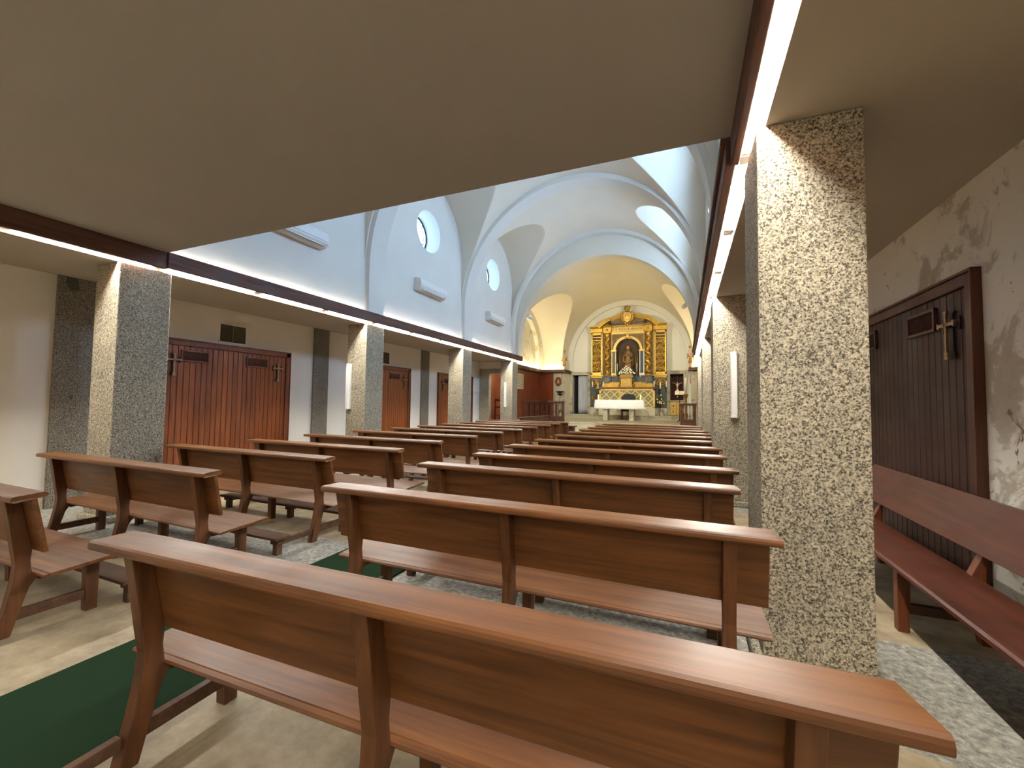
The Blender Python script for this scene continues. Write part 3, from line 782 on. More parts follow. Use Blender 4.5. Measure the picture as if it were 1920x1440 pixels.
bm = nb(); box(bm, DL[0]-.05, DL[1]+.05, BY+.45, BY+.5, .7, 3.2); n += 1; struct('trim_%d' % n, bm, 'dark')
bm = nb(); box(bm, DR[0]-.05, DR[1]+.05, BY+.45, BY+.5, 1.5, 3.2); n += 1; struct('trim_%d' % n, bm, 'maroon')
# curtain
bm = nb(); cols = []
for i in range(61):
    x = -5.70+i*.0093; y = BY+.2+.035*math.sin(i*.55)+.012*math.sin(i*1.3)
    cols.append([bm.verts.new((x+(.01 if j == 0 else 0), y*1.0, .88+2.16*j/6)) for j in range(7)])
for a, b in zip(cols, cols[1:]):
    for j in range(6): f = bm.faces.new([a[j], b[j], b[j+1], a[j+1]]); f.smooth = True
cu = obj('door_curtain', bm, 'curtain'); cu.modifiers.new('solid', 'SOLIDIFY').thickness = .006
tag(cu, 'pale grey curtain hanging in the dark doorway left of the altarpiece', 'curtain')
# cupboard under the crucifix niche
t = thing('gilded_cupboard', 'gilded two door cupboard under the crucifix niche', 'cupboard', (-.39, BY-.03, .85))
b = nb(); bbox_(b, -.35, .35, -.03, .0, .0, .76, .006); obj('body', b, 'gold_dark', t)
b = nb(); bbox_(b, -.42, .42, -.14, .0, .76, .81, .01); obj('ledge', b, 'granite_warm', t)
for x in (-.17, .17):
    b = nb(); bbox_(b, x-.155, x+.155, -.05, -.03, .04, .72, .004); d = obj('door', b, 'gold_pale', t)
    b = nb()
    for z in (.1, .4):
        for a in ((x-.11, x+.11, z, z+.012), (x-.11, x+.11, z+.238, z+.25), (x-.11, x-.098, z, z+.25), (x+.098, x+.11, z, z+.25)): box(b, a[0], a[1], -.058, -.05, a[2], a[3])
        ball(b, (x, -.053, z+.125), .05, 1, .2, 1.3, 1)
    obj('moulding', b, 'gold_dark', d)
    b = nb(); ball(b, (x-math.copysign(.13, x), -.06, .38), .012); obj('knob', b, 'iron', d)

def add_skin_layer(me):
    bm = bmesh.new(); bm.from_mesh(me); bm.verts.layers.skin.verify(); bm.to_mesh(me); bm.free()
def skin_figure(name, joints, edges, mat, parent=None, root=0):
    me = bpy.data.meshes.new(name); me.from_pydata([j[0] for j in joints], edges, []); add_skin_layer(me)
    o = bpy.data.objects.new(name, me); C.objects.link(o); me.materials.append(M_[mat])
    m = o.modifiers.new('skin', 'SKIN'); m.use_smooth_shade = True
    for i, j in enumerate(joints):
        r = j[1] if isinstance(j[1], tuple) else (j[1], j[1]); me.skin_vertices[0].data[i].radius = r
        me.skin_vertices[0].data[i].use_root = (i == root)
    sb = o.modifiers.new('sub', 'SUBSURF'); sb.levels = 1; sb.render_levels = 1
    if parent: o.parent = parent
    return o

# crucifix in the niche
t = thing('crucifix', 'dark crucifix with a pale figure in the niche right of the altarpiece', 'crucifix', (-.36, BY+.3, 1.67))
b = nb(); bbox_(b, -.03, .03, 0, .03, .0, 1.3, .006); bbox_(b, -.29, .29, 0, .03, .93, .99, .006); bbox_(b, -.12, .12, -.06, .08, 0, .06, .01); obj('cross', b, 'iron', t)
J = [((0, -.05, .52), .04), ((0, -.055, .66), .036), ((0, -.05, .82), .055), ((0, -.055, .90), .022), ((-.01, -.075, .97), (.034, .04)),
     ((-.09, -.04, .88), .024), ((-.18, -.03, .92), .016), ((-.26, -.02, .95), .012), ((.09, -.04, .88), .024), ((.18, -.03, .92), .016), ((.26, -.02, .95), .012),
     ((-.03, -.07, .36), .026), ((-.012, -.035, .2), .018), ((-.008, -.05, .14), .014), ((.03, -.07, .36), .026), ((.012, -.045, .2), .018), ((.008, -.06, .14), .014)]
E_ = [(0, 1), (1, 2), (2, 3), (3, 4), (2, 5), (5, 6), (6, 7), (2, 8), (8, 9), (9, 10), (0, 11), (11, 12), (12, 13), (0, 14), (14, 15), (15, 16)]
skin_figure('figure', J, E_, 'face', t)
b = nb(); lathe(b, [(.062, 0), (.07, .05), (.058, .12)], 0, -.05, .45, 12, 1, .8); obj('loincloth', b, 'candle', t)

# ------------------------------------------------------------------ altarpiece
RX, RY = -2.83, 23.17
t = RT = thing('altarpiece', 'large gilded baroque altarpiece with twisted columns and crest on the end wall', 'altarpiece', (RX, RY, 0))
RT.scale = (.982, 1, .982); DZ = 1.45*.018/.982
def rb(bm, x0, x1, y0, y1, z0, z1, r=.01): bbox_(bm, x0, x1, y0, y1, z0+DZ, z1+DZ, r)
bm = nb(); rb(bm, -2.08, 2.03, -.12, .4, .84, 1.24); rb(bm, -1.5, 1.45, -.5, -.12, .84, 1.24); obj('stone_base', bm, 'granite_warm', t)
bm = nb(); rb(bm, -1.42, 1.37, -.46, -.1, 1.24, 2.25); al = obj('altar_front', bm, 'tiles', t)
bm = nb()
for a in ((-1.48, -1.38, 1.24, 2.25), (1.33, 1.43, 1.24, 2.25), (-1.48, 1.43, 2.17, 2.27), (-1.48, 1.43, 1.24, 1.30)): rb(bm, a[0], a[1], -.49, -.44, a[2], a[3])
obj('frontal_border', bm, 'gold_pale', al)
bm = nb(); rb(bm, -1.53, 1.48, -.56, -.05, 2.27, 2.35, .012); obj('mensa', bm, 'red_shelf', t)
bm = nb()
for i in range(-4, 5):
    if abs(i) < 1: continue
    x = i*.30; rb(bm, x-.149, x+.149, -.3, 0, 2.35, 2.56, .012)
rb(bm, -.95, -.3, -.22, 0, 2.56, 2.63); rb(bm, .3, .95, -.22, 0, 2.56, 2.63); obj('gradine', bm, 'gold', t)
# body behind predella
bm = nb(); rb(bm, -2.05, 2.0, .0, .42, 1.24, 2.96); obj('lower_body', bm, 'green_marble', t)
def scroll(bm, cx, cz, r, turns, a0, sgn, y, th):
    pts = []; rr = []; m_ = int(14*turns)
    for i in range(m_+1):
        q = i/m_; a = a0+sgn*q*turns*2*PI; R_ = r*(1-.8*q); pts.append((cx+R_*math.cos(a), y-.02*math.sin(q*PI), cz+R_*math.sin(a))); rr.append(th*(1-.55*q))
    tube(bm, pts, rr, 6)
    ball(bm, (pts[-1][0], y-.02, pts[-1][2]), th*1.6, 1, .8, 1, 1)
def leafy(bm, cx, cz, a, L, y, w=.03):
    for q, k_ in ((.15, 1), (.4, 1.25), (.65, .9), (.9, .5)):
        ball(bm, (cx+math.cos(a)*L*q, y, cz+math.sin(a)*L*q), w*k_, 1, .7, 1, 1)
def carved_panel(bm, cx, z0, z1, hw, y, step=.36):
    z = z0+.18; k_ = 0; rr_ = random.Random(11)
    for q in range(230):
        x_, z_ = cx+rr_.uniform(-hw, hw)*.95, rr_.uniform(z0+.03, z1-.03); a_ = rr_.uniform(0, 2*PI); L_ = rr_.uniform(.04, .10)
        tube(bm, [(x_-L_*math.cos(a_), y+.03, z_-L_*math.sin(a_)), (x_+.02*math.sin(a_), y+rr_.uniform(-.02, .02), z_), (x_+L_*math.cos(a_), y+.03, z_+L_*math.sin(a_))], [.006, rr_.uniform(.014, .024), .006], 5)
    while z < z1-.1:
        for sgn in (-1, 1):
            scroll(bm, cx+sgn*hw*.52, z, hw*.46, 1.4, PI/2 if k_ % 2 else -PI/2, sgn, y, .028)
            leafy(bm, cx+sgn*hw*.15, z+.14, PI/2-sgn*.9, .17, y-.01, .024)
            leafy(bm, cx+sgn*hw*.85, z-.12, PI/2+sgn*.5, .15, y, .02)
        ball(bm, (cx, y-.03, z), .055, 1, .7, 1.2, 2)
        for a in range(6): leafy(bm, cx, z, a*PI/3, .11, y-.01, .018)
        tube(bm, [(cx, y, z+.06), (cx, y-.015, z+.2), (cx, y, z+.36)], [.02, .012, .02], 6)
        z += step; k_ += 1
for s, x0, x1 in ((-1, -2.03, -1.42), (1, 1.38, 1.98)):
    cx = (x0+x1)/2; hw = (x1-x0)/2
    bm = nb(); rb(bm, x0, x1, .04, .42, 3.06, 5.45); w_ = obj('wing_body', bm, 'niche', t)
    bm = nb()
    for a in ((x0, x0+.07, 3.06, 5.45), (x1-.07, x1, 3.06, 5.45), (x0, x1, 3.06, 3.2), (x0, x1, 5.16, 5.22), (x0, x1, 5.32, 5.45), (x0+.07, x1-.07, 5.0, 5.05)): rb(bm, a[0], a[1], -.01, .045, a[2], a[3], .012)
    obj('wing_frame', bm, 'gold', w_)
    bm = nb(); carved_panel(bm, cx, 3.22+DZ, 5.0+DZ, hw-.07, .02); obj('wing_carving', bm, 'gold', w_)
    bm = nb(); rb(bm, x0-.06, x1+.02 if s < 0 else x1+.06, -.06, .42, 2.96, 3.06, .02); rb(bm, x0-.02, x1+.02, -.02, .4, 2.88, 2.96, .02); obj('wing_base', bm, 'gold', w_)
    bm = nb()
    prism(bm, [(.42, 5.45+DZ), (-.03, 5.45+DZ), (-.05, 5.5+DZ), (-.05, 5.68+DZ), (-.10, 5.74+DZ), (-.13, 5.78+DZ), (-.13, 5.82+DZ), (.42, 5.82+DZ)], x0-.06, x1+.03, 'x', .006, 1)
    obj('wing_cornice', bm, 'gold', w_)
    # carved corbels of the lower zone
    bm = nb()
    scroll(bm, cx-.1, 2.62+DZ, .2, 1.6, 0, 1, -.03, .05); scroll(bm, cx+.1, 2.62+DZ, .2, 1.6, PI, -1, -.03, .05)
    ball(bm, (cx, -.06, 2.6+DZ), .1, 1, .6, 1.5); ball(bm, (cx, -.03, 2.3+DZ), .07, 1, .6, 1.8)
    for q in range(7): leafy(bm, cx, 2.45+DZ, PI+q*PI/6, .24, -.02, .03)
    scroll(bm, cx-.08, 1.75+DZ, .16, 1.5, PI/2, 1, -.02, .04); scroll(bm, cx+.1, 1.55+DZ, .15, 1.5, -PI/2, -1, -.02, .04)
    for q in range(8): leafy(bm, cx, 1.65+DZ, q*PI/4, .26, -.01, .03)
    obj('lower_carving', bm, 'gold_dark', t)
# pedestals with rosettes
for cx in (-1.12, 1.07):
    bm = nb(); rb(bm, cx-.2, cx+.2, -.16, .0, 2.56, 2.96, .012); rb(bm, cx-.23, cx+.23, -.19, .0, 2.93, 2.99, .01); p_ = obj('column_pedestal', bm, 'blue', t)
    bm = nb(); tube(bm, [(cx+.09*math.cos(a*PI/9), -.17, 2.76+DZ+.09*math.sin(a*PI/9)) for a in range(18)], .02, 6, True)
    for a in range(8): ball(bm, (cx+.045*math.cos(a*PI/4), -.175, 2.76+DZ+.045*math.sin(a*PI/4)), .022, 1, .6, 1, 1)
    obj('rosette', bm, 'gold', p_)
bm = nb(); rb(bm, -.9, .86, -.05, .01, 2.63, 2.94, .006); obj('predella_panel', bm, 'blue', t)
bm = nb(); rb(bm, -1.40, -.60, -.1, .2, 2.95, 3.03, .012); obj('predella_cornice', bm, 'gold_dark', t); bm = nb(); rb(bm, .56, 1.37, -.1, .2, 2.95, 3.03, .012); obj('predella_cornice', bm, 'gold_dark', t)
# central field with arched niche
NH, NS = .65, 4.42
bm = nb()
def field(y, mat_bm, x0, x1, z0, z1, cx, cz, r):
    """flat plate with an arched opening"""
    inn_ = [(cx-r, z0)]+[(cx-r*math.cos(PI*i/32), cz+r*math.sin(PI*i/32)) for i in range(33)]+[(cx+r, z0)]
    out_ = [(x0, z0)]
    for i in range(33):
        a = PI*i/32; dx, dz = -math.cos(a), math.sin(a)
        sx = (x0-cx)/dx if dx < -1e-6 else ((x1-cx)/dx if dx > 1e-6 else 1e9); sz = (z1-cz)/dz if dz > 1e-6 else 1e9
        k_ = min(sx, sz); out_.append((cx+dx*k_, cz+dz*k_))
    out_.append((x1, z0))
    A = [mat_bm.verts.new((p[0], y, p[1])) for p in inn_]; B = [mat_bm.verts.new((p[0], y, p[1])) for p in out_]
    D = [mat_bm.verts.new((p[0], y+.35, p[1])) for p in inn_]
    for i in range(len(A)-1):
        mat_bm.faces.new([A[i], A[i+1], B[i+1], B[i]])
        f = mat_bm.faces.new([A[i], A[i+1], D[i+1], D[i]]); f.smooth = True
field(.06, bm, -1.42, 1.38, 3.03+DZ, 5.45+DZ, -.02, NS+DZ, NH)
obj('central_field', bm, 'brown_paint', t)
bm = nb(); box(bm, -.75, .7, .38, .42, 3.0+DZ, 5.3+DZ); nb_ = obj('niche_back', bm, 'niche', t)
bm = nb()
for i in range(9):
    x = -.5+i*.12; tube(bm, [(x, .37, 3.1+DZ), (x+.02*math.sin(i*2), .36, 3.8+DZ), (x, .37, 4.6+DZ)], [.02, .03, .012], 6)
for i in range(14):
    a = PI*i/13; leafy(bm, -.02+.3*math.cos(a), 4.4+DZ+.3*math.sin(a), a, .2, .37, .02)
obj('niche_carving', bm, 'gold_dark', nb_)
bm = nb()
for r0, r1, y0 in ((NH, NH+.04, -.0), (NH+.04, NH+.13, -.03)):
    P1 = [(-.02-r0*math.cos(PI*i/32), NS+DZ+r0*math.sin(PI*i/32)) for i in range(33)]; P2 = [(-.02-r1*math.cos(PI*i/32), NS+DZ+r1*math.sin(PI*i/32)) for i in range(33)]
    for i in range(32):
        q = [P1[i], P1[i+1], P2[i+1], P2[i]]
        A = [bm.verts.new((p[0], y0, p[1])) for p in q]; B = [bm.verts.new((p[0], .06, p[1])) for p in q]
        bm.faces.new(A); bm.faces.new([A[0], B[0], B[1], A[1]]); bm.faces.new([A[2], B[2], B[3], A[3]])
for sgn in (-1, 1): x = -.02+sgn*(NH+.1); rb(bm, x-.15, x+.15, -.06, .06, NS-.08, NS+.02)
ball(bm, (-.02, -.07, NS+NH+.12+DZ), .1, .9, .5, 1.6); scroll(bm, -.12, NS+NH+DZ, .09, 1.2, 0, 1, -.06, .03); scroll(bm, .08, NS+NH+DZ, .09, 1.2, PI, -1, -.06, .03)
obj('niche_arch', bm, 'gold_pale', t)
for sgn in (-1, 1):
    x = -.02+sgn*(NH+.1)
    bm = nb(); rb(bm, x-.11, x+.11, .0, .06, 3.1, NS-.08, .004); jp = obj('jamb_panel', bm, 'green_marble', t)
    bm = nb()
    for a in ((x-.12, x-.085), (x+.085, x+.12)): rb(bm, a[0], a[1], -.02, .06, 3.1, NS-.08, .004)
    rb(bm, x-.14, x+.14, -.05, .06, 3.03, 3.14); obj('jamb_moulding', bm, 'gold_pale' if sgn < 0 else 'cloth', jp)
    # spandrel cherubs
    bm = nb(); cx = sgn*.62-.02; ball(bm, (cx, .03, 5.17+DZ), .05); ball(bm, (cx-sgn*.03, .04, 5.07+DZ), .05, 1.6, .5, .7)
    leafy(bm, cx, 5.12+DZ, 0 if sgn > 0 else PI, .2, .04, .022); leafy(bm, cx, 5.05+DZ, PI+.5 if sgn > 0 else -.5, .22, .04, .02)
    obj('spandrel_carving', bm, 'gold', t)
    bm = nb(); xx = sgn*.86-.02; rb(bm, xx-.035, xx+.035, .0, .06, 3.03, 5.3, .006); rb(bm, sgn*1.38-.06, sgn*1.38+.02, -.02, .06, 3.03, 5.45, .006); obj('gilt_fillet', bm, 'gold_dark', t)
# twisted columns
for cx, hand in ((-1.12, 1), (1.07, -1)):
    bm = nb(); rings = []; seg = 16; m_ = 96
    for i in range(m_+1):
        q = i/m_; z = 3.12+DZ+2.06*q; ph = hand*q*2*PI*4.2
        ox, oy = .05*math.cos(ph), .05*math.sin(ph); r = .118+.012*math.sin(q*40)
        rings.append([bm.verts.new((cx+ox+(r+.012*math.sin(3*a_*2*PI/seg+q*50))*math.cos(a_*2*PI/seg), -.05+oy*.8+(r+.01*math.sin(5*a_*2*PI/seg+q*60))*math.sin(a_*2*PI/seg), z)) for a_ in range(seg)])
    for p, q in zip(rings, rings[1:]):
        for a_ in range(seg): f = bm.faces.new([p[a_], p[(a_+1) % seg], q[(a_+1) % seg], q[a_]]); f.smooth = True
    for i in range(60):
        q = i/59; ph = hand*q*2*PI*4.2+PI; z = 3.2+DZ+1.95*q
        ball(bm, (cx+.15*math.cos(ph), -.05+.13*math.sin(ph), z), random.uniform(.022, .042), 1, 1, 1.1, 1)
    co = obj('twisted_column', bm, 'gold', t)
    bm = nb(); lathe(bm, [(.17, 0), (.17, .03), (.14, .06), (.15, .10)], cx, -.05, 3.0+DZ, 16); obj('column_base', bm, 'gold', co)
    bm = nb(); lathe(bm, [(.11, 0), (.13, .03), (.12, .08), (.17, .2), (.19, .22)], cx, -.05, 5.18+DZ, 16, fn=lambda a, z: 1+.1*math.sin(8*a)); rb(bm, cx-.19, cx+.19, -.2, .05, 5.38, 5.44); obj('capital', bm, 'gold', co)
# entablature
bm = nb()
pr = [(.42, 5.30), (.02, 5.30), (.0, 5.34), (.0, 5.45), (.02, 5.47), (.02, 5.70), (-.05, 5.75), (-.08, 5.79), (.42, 5.79)]
prism(bm, [(p[0], p[1]+DZ) for p in pr], -.92, .88, 'x', .004, 1); en = obj('entablature', bm, 'gold_pale', t)
for cx in (-1.12, 1.07):
    bm = nb(); prism(bm, [(.42, 5.44+DZ), (-.19, 5.44+DZ), (-.19, 5.7+DZ), (-.24, 5.76+DZ), (-.27, 5.8+DZ), (.42, 5.8+DZ)], cx-.22, cx+.22, 'x', .006, 1); e2 = obj('entablature_block', bm, 'gold', t)
    bm = nb()
    for a in range(7): ball(bm, (cx+.05*math.cos(a*2*PI/7), -.2, 5.57+DZ+.05*math.sin(a*2*PI/7)), .024, 1, .5, 1, 1)
    obj('rosette', bm, 'gold_dark', e2)
tc = bpy.data.curves.new('inscription', 'FONT'); tc.body = 'STA MARIA DE ABANXOA'; tc.size = .19; tc.align_x = 'CENTER'; tc.align_y = 'CENTER'; tc.extrude = .004
to = bpy.data.objects.new('tmp_text', tc); C.objects.link(to)
dg = bpy.context.evaluated_depsgraph_get(); me = bpy.data.meshes.new_from_object(to.evaluated_get(dg)); bpy.data.objects.remove(to)
me.transform(Matrix.Translation((-.02, .013, 5.585+DZ)) @ Matrix.Rotation(PI/2, 4, 'X') @ Matrix.Diagonal((.72, 1, 1, 1)))
me.materials.clear(); me.materials.append(M_['niche']); io = bpy.data.objects.new('inscription', me); C.objects.link(io); io.parent = en
# pediment
r_o = 2.35; zc_ = 5.8+.62-r_o; half = math.acos((5.8-zc_)/r_o)
def arcseg(bm, r0, r1, a0, a1, y0, y1, m_=14):
    P = []
    for i in range(m_+1):
        a = a0+(a1-a0)*i/m_; P.append((math.sin(a), math.cos(a)))
    prism(bm, [(-.02+p[0]*r1, zc_+DZ+p[1]*r1) for p in P]+[(-.02+p[0]*r0, zc_+DZ+p[1]*r0) for p in P[::-1]], y0, y1, 'y', .004, 1)
for sgn in (-1, 1):
    bm = nb(); arcseg(bm, r_o-.14, r_o+.02, sgn*.12, sgn*.42, -.10, .3); arcseg(bm, r_o-.15, r_o+.06, sgn*.42, sgn*(half+.02), -.22, .3)
    arcseg(bm, r_o-.18, r_o-.13, sgn*.12, sgn*.42, -.04, .3)
    obj('pediment_arch', bm, 'gold', t)
bm = nb(); P = [(-.02+(r_o-.16)*math.sin(a), zc_+DZ+(r_o-.16)*math.cos(a)) for a in [half*.93*(i/12-1) for i in range(25)]]
prism(bm, [(p[0], max(p[1], 5.8+DZ)) for p in P], .02, .3, 'y', 0); ty = obj('tympanum', bm, 'brown_paint', t)
bm = nb()
for sgn in (-1, 1):
    scroll(bm, -.02+sgn*.95, 5.95+DZ, .11, 1.4, 0, sgn, .01, .03)
    for q in range(6): leafy(bm, -.02+sgn*(.35+.1*q), 5.9+DZ+.03*(q % 2), sgn*.4, .14, .01, .022)
obj('tympanum_carving', bm, 'niche', ty)
# crest with crown
bm = nb(); cz_ = 6.22+DZ
prism(bm, [(-.02+p[0], cz_+p[1]) for p in [(-.2, .22), (0, .26), (.2, .22), (.21, 0), (.15, -.2), (0, -.33), (-.15, -.2), (-.21, 0)]], -.26, -.12, 'y', .03, 3)
ball(bm, (-.02, -.25, cz_), .15, 1, .35, 1.25); cr = obj('crest', bm, 'gold_pale', t)
bm = nb()
for sgn in (-1, 1):
    scroll(bm, -.02+sgn*.24, cz_+.17, .13, 1.5, PI if sgn > 0 else 0, sgn, -.2, .045); scroll(bm, -.02+sgn*.22, cz_-.14, .11, 1.4, PI if sgn > 0 else 0, -sgn, -.2, .04)
    tube(bm, [(-.02+sgn*.2, -.2, cz_+.3), (-.02+sgn*.32, -.2, cz_+.1), (-.02+sgn*.27, -.2, cz_-.1), (-.02+sgn*.12, -.2, cz_-.33)], [.04, .05, .045, .03], 8)
    leafy(bm, -.02+sgn*.1, cz_-.3, -PI/2, .15, -.2, .035)
ball(bm, (-.02, -.2, cz_-.42), .06, 1, .7, 1.2); obj('crest_scrolls', bm, 'gold', cr)
bm = nb(); lathe(bm, [(.12, .29), (.125, .34), (.12, .36), (.17, .50), (.165, .52), (.13, .50), (.1, .40)], -.02, -.2, cz_, 20, 1, .7)
for a in range(8):
    x, y = -.02+.165*math.cos(a*PI/4), -.2+.11*math.sin(a*PI/4); ball(bm, (x, y, cz_+.55), .028); tube(bm, [(x, y, cz_+.52), (-.02+.08*math.cos(a*PI/4), -.2+.06*math.sin(a*PI/4), cz_+.60), (-.02, -.2, cz_+.57)], .012, 5)
ball(bm, (-.02, -.2, cz_+.61), .035); obj('crown', bm, 'gold_dark', cr)

def RP(x, y, z): return (RX+x*.982, RY+y, (z+DZ)*.982)
# statue in the niche
t = thing('robed_statue', 'wooden statue of a robed woman with joined hands in the altarpiece niche', 'statue', RP(-.02, .2, 3.04))
b = nb(); lathe(b, [(.24, 0), (.25, .05), (.2, .09), (.2, .14)], 0, 0, 0, 16, 1, .7); obj('pedestal', b, 'gold_dark', t)
b = nb(); fold = lambda a, z: 1+.10*math.sin(7*a+z*2.2)*max(0, 1-z/1.1)+.03*math.sin(13*a)
lathe(b, [(.24, 0), (.235, .1), (.2, .4), (.175, .7), (.155, .9), (.17, 1.05), (.165, 1.15), (.09, 1.22), (.045, 1.25), (.042, 1.29)], 0, 0, .14, 28, 1, .72, fold)
for sgn in (-1, 1): tube(b, [(sgn*.14, -.01, 1.27), (sgn*.2, -.05, 1.1), (sgn*.17, -.12, .99), (sgn*.05, -.15, 1.09), (0, -.145, 1.18)], [.055, .062, .06, .035, .022], 10)
obj('robed_body', b, 'statue', t)
b = nb(); tube(b, [(-.2, .02, 1.3), (-.24, -.02, 1.0), (-.22, -.08, .75), (-.02, -.15, .62), (.2, -.1, .82), (.27, .0, .7), (.2, .06, .4)], [.03, .06, .075, .06, .08, .07, .03], 10); obj('mantle', b, 'gold_dark', t)
b = nb(); ball(b, (-.01, -.035, 1.50), .075, .86, .95, 1.2, 3)
for v in b.verts:      # brow, nose, chin
    d = v.co-Vector((-.01, -.035, 1.50))
    if d.y < -.045 and abs(d.x) < .014 and -.03 < d.z < .03: v.co.y -= .014
    if d.y < -.03 and .02 < abs(d.x) < .04 and .0 < d.z < .03: v.co.y += .008
obj('head', b, 'face', t)
b = nb(); ball(b, (0, -.0, 1.53), .095, 1.0, .95, 1.15, 3)
for v in b.verts:
    if v.co.y < -.04 and v.co.z < 1.60: v.co.y = -.035
tube(b, [(0, .05, 1.55), (0, .08, 1.3), (0, .09, 1.0)], [.08, .13, .16], 12); obj('veil', b, 'statue', t)
b = nb(); tube(b, [(.16*math.cos(a*PI/12), .04, 1.56+.16*math.sin(a*PI/12)) for a in range(24)], .006, 5, True)
for a in range(12): tube(b, [(.16*math.cos(a*PI/6), .04, 1.56+.16*math.sin(a*PI/6)), (.2*math.cos(a*PI/6), .04, 1.56+.2*math.sin(a*PI/6))], [.006, .002], 4)
obj('halo', b, 'gold_dark', t)

# tabernacle
t = thing('tabernacle', 'gilded tabernacle with a brown cornice at the centre of the altarpiece', 'tabernacle', RP(-.03, -.3, 2.35))
b = nb(); bbox_(b, -.29, .29, -.16, .16, 0, .50, .012); bbox_(b, -.31, .31, -.18, .17, 0, .05, .01); obj('body', b, 'gold', t)
b = nb(); prism(b, [(-.31, .48), (.31, .48), (.36, .56), (.34, .60), (.30, .68), (-.30, .68), (-.34, .60), (-.36, .56)], -.22, .18, 'y', .01, 2); obj('cornice', b, 'gold_dark', t)
b = nb(); bbox_(b, -.22, .22, -.175, -.16, .05, .46, .006)
for i in range(9): tube(b, [(-.2+i*.05, -.178, .07), (-.2+i*.05+.004*(-1)**i, -.182, .44)], .012, 6)
obj('door', b, 'gold_pale', t)
for sgn in (-1, 1):
    b = nb(); scroll(b, sgn*.34, .1, .09, 1.5, PI if sgn > 0 else 0, sgn, -.05, .03); tube(b, [(sgn*.34, -.06, .18), (sgn*.31, -.08, .32), (sgn*.33, -.08, .46)], [.035, .022, .035], 8); obj('side_scroll', b, 'gold_dark', t)
# lilies on it
t = thing('lily_bouquet', 'white lily bouquet on top of the gilded tabernacle', 'flowers', RP(-.03, -.3, 3.03))
b = nb(); lathe(b, [(.07, 0), (.09, .05), (.06, .10), (.08, .12)], 0, 0, 0, 12); obj('vase', b, 'gold', t)
b = nb(); rnd = random.Random(3)
for i in range(26):
    a = rnd.uniform(0, PI); r = rnd.uniform(.1, .36); tube(b, [(0, 0, .1), (.6*r*math.cos(a), -.02, .1+.3*r), (r*math.cos(a), -.05, .08+r*.9*math.sin(a))], [.004, .008, .003], 4)
obj('foliage', b, 'leaf', t)
spots = []
for row, (zz, hw_) in enumerate(((.10, .40), (.17, .34), (.24, .26), (.31, .19), (.38, .10), (.44, .02))):
    k_ = max(1, int(hw_/.07)+1)
    for i in range(k_): spots.append((-hw_+2*hw_*i/max(1, k_-1)+rnd.uniform(-.02, .02), rnd.uniform(-.14, -.04), zz+rnd.uniform(-.02, .02)-(.12*abs(-hw_+2*hw_*i/max(1, k_-1)) if k_ > 1 else 0)))
for (x, y, z) in spots:
    b = nb(); tl = rnd.uniform(-.6, .6)
    for q in range(6):
        a = q*PI/3+tl; tip = Vector((math.cos(a)*.055, -.035, math.sin(a)*.055)); base = Vector((0, 0, 0)); sd = Vector((-math.sin(a), 0, math.cos(a)))*.017; mid = tip*.55+Vector((0, -.02, 0))
        vs = [b.verts.new(Vector((x, y, z))+p) for p in (base, mid+sd, tip, mid-sd)]; b.faces.new(vs)
        vs = [b.verts.new(Vector((x, y, z))+p+Vector((0, .004, 0))) for p in (base, mid+sd, tip, mid-sd)]; b.faces.new(vs[::-1])
    ball(b, (x, y-.015, z), .012, 1, 1, 1, 1)
    obj('flower', b, 'petal', t, recalc=False)

# thin altar candlesticks
def candlestick(loc, h, ch, lab, mat, r=.05, grp=None, clab=None):
    t = thing('candlestick', lab, 'candlestick', loc, 0, grp)
    b = nb(); lathe(b, [(r, 0), (r*1.05, .012), (r*.5, .03), (r*.28, .06), (r*.4, .09), (r*.2, .12), (r*.2, h*.5), (r*.42, h*.52), (r*.2, h*.55), (r*.22, h*.85), (r*.6, h*.95), (r*.62, h)], 0, 0, 0, 14); obj('stem', b, mat, t)
    b = nb(); rc = .016 if r < .06 else .03; lathe(b, [(rc, 0), (rc, ch-.008), (rc*.6, ch)], 0, 0, 0, 12)
    tube(b, [(0, 0, ch), (0, 0, ch+.015)], .0015, 4)
    c_ = tag(obj('candle', b, 'candle'), clab, 'candle'); c_.location = (loc[0], loc[1], loc[2]+h+.001)
candlestick(RP(-.56, -.13, 2.632), .62, .4, 'tall thin silver candlestick left of the tabernacle', 'silver', .05, None, 'slim white candle on the tall silver candlestick left of the tabernacle')
candlestick(RP(.48, -.13, 2.632), .62, .4, 'tall thin silver candlestick right of the tabernacle', 'silver', .05, None, 'slim white candle on the tall silver candlestick right of the tabernacle')
candlestick(RP(-.80, -.13, 2.632), .28, .2, 'small gilt candlestick farther left of the tabernacle', 'gold', .05, None, 'short candle on the small gilt candlestick left of the tabernacle')
candlestick(RP(.68, -.13, 2.632), .28, .2, 'small gilt candlestick farther right of the tabernacle', 'gold', .05, None, 'short candle on the small gilt candlestick right of the tabernacle')

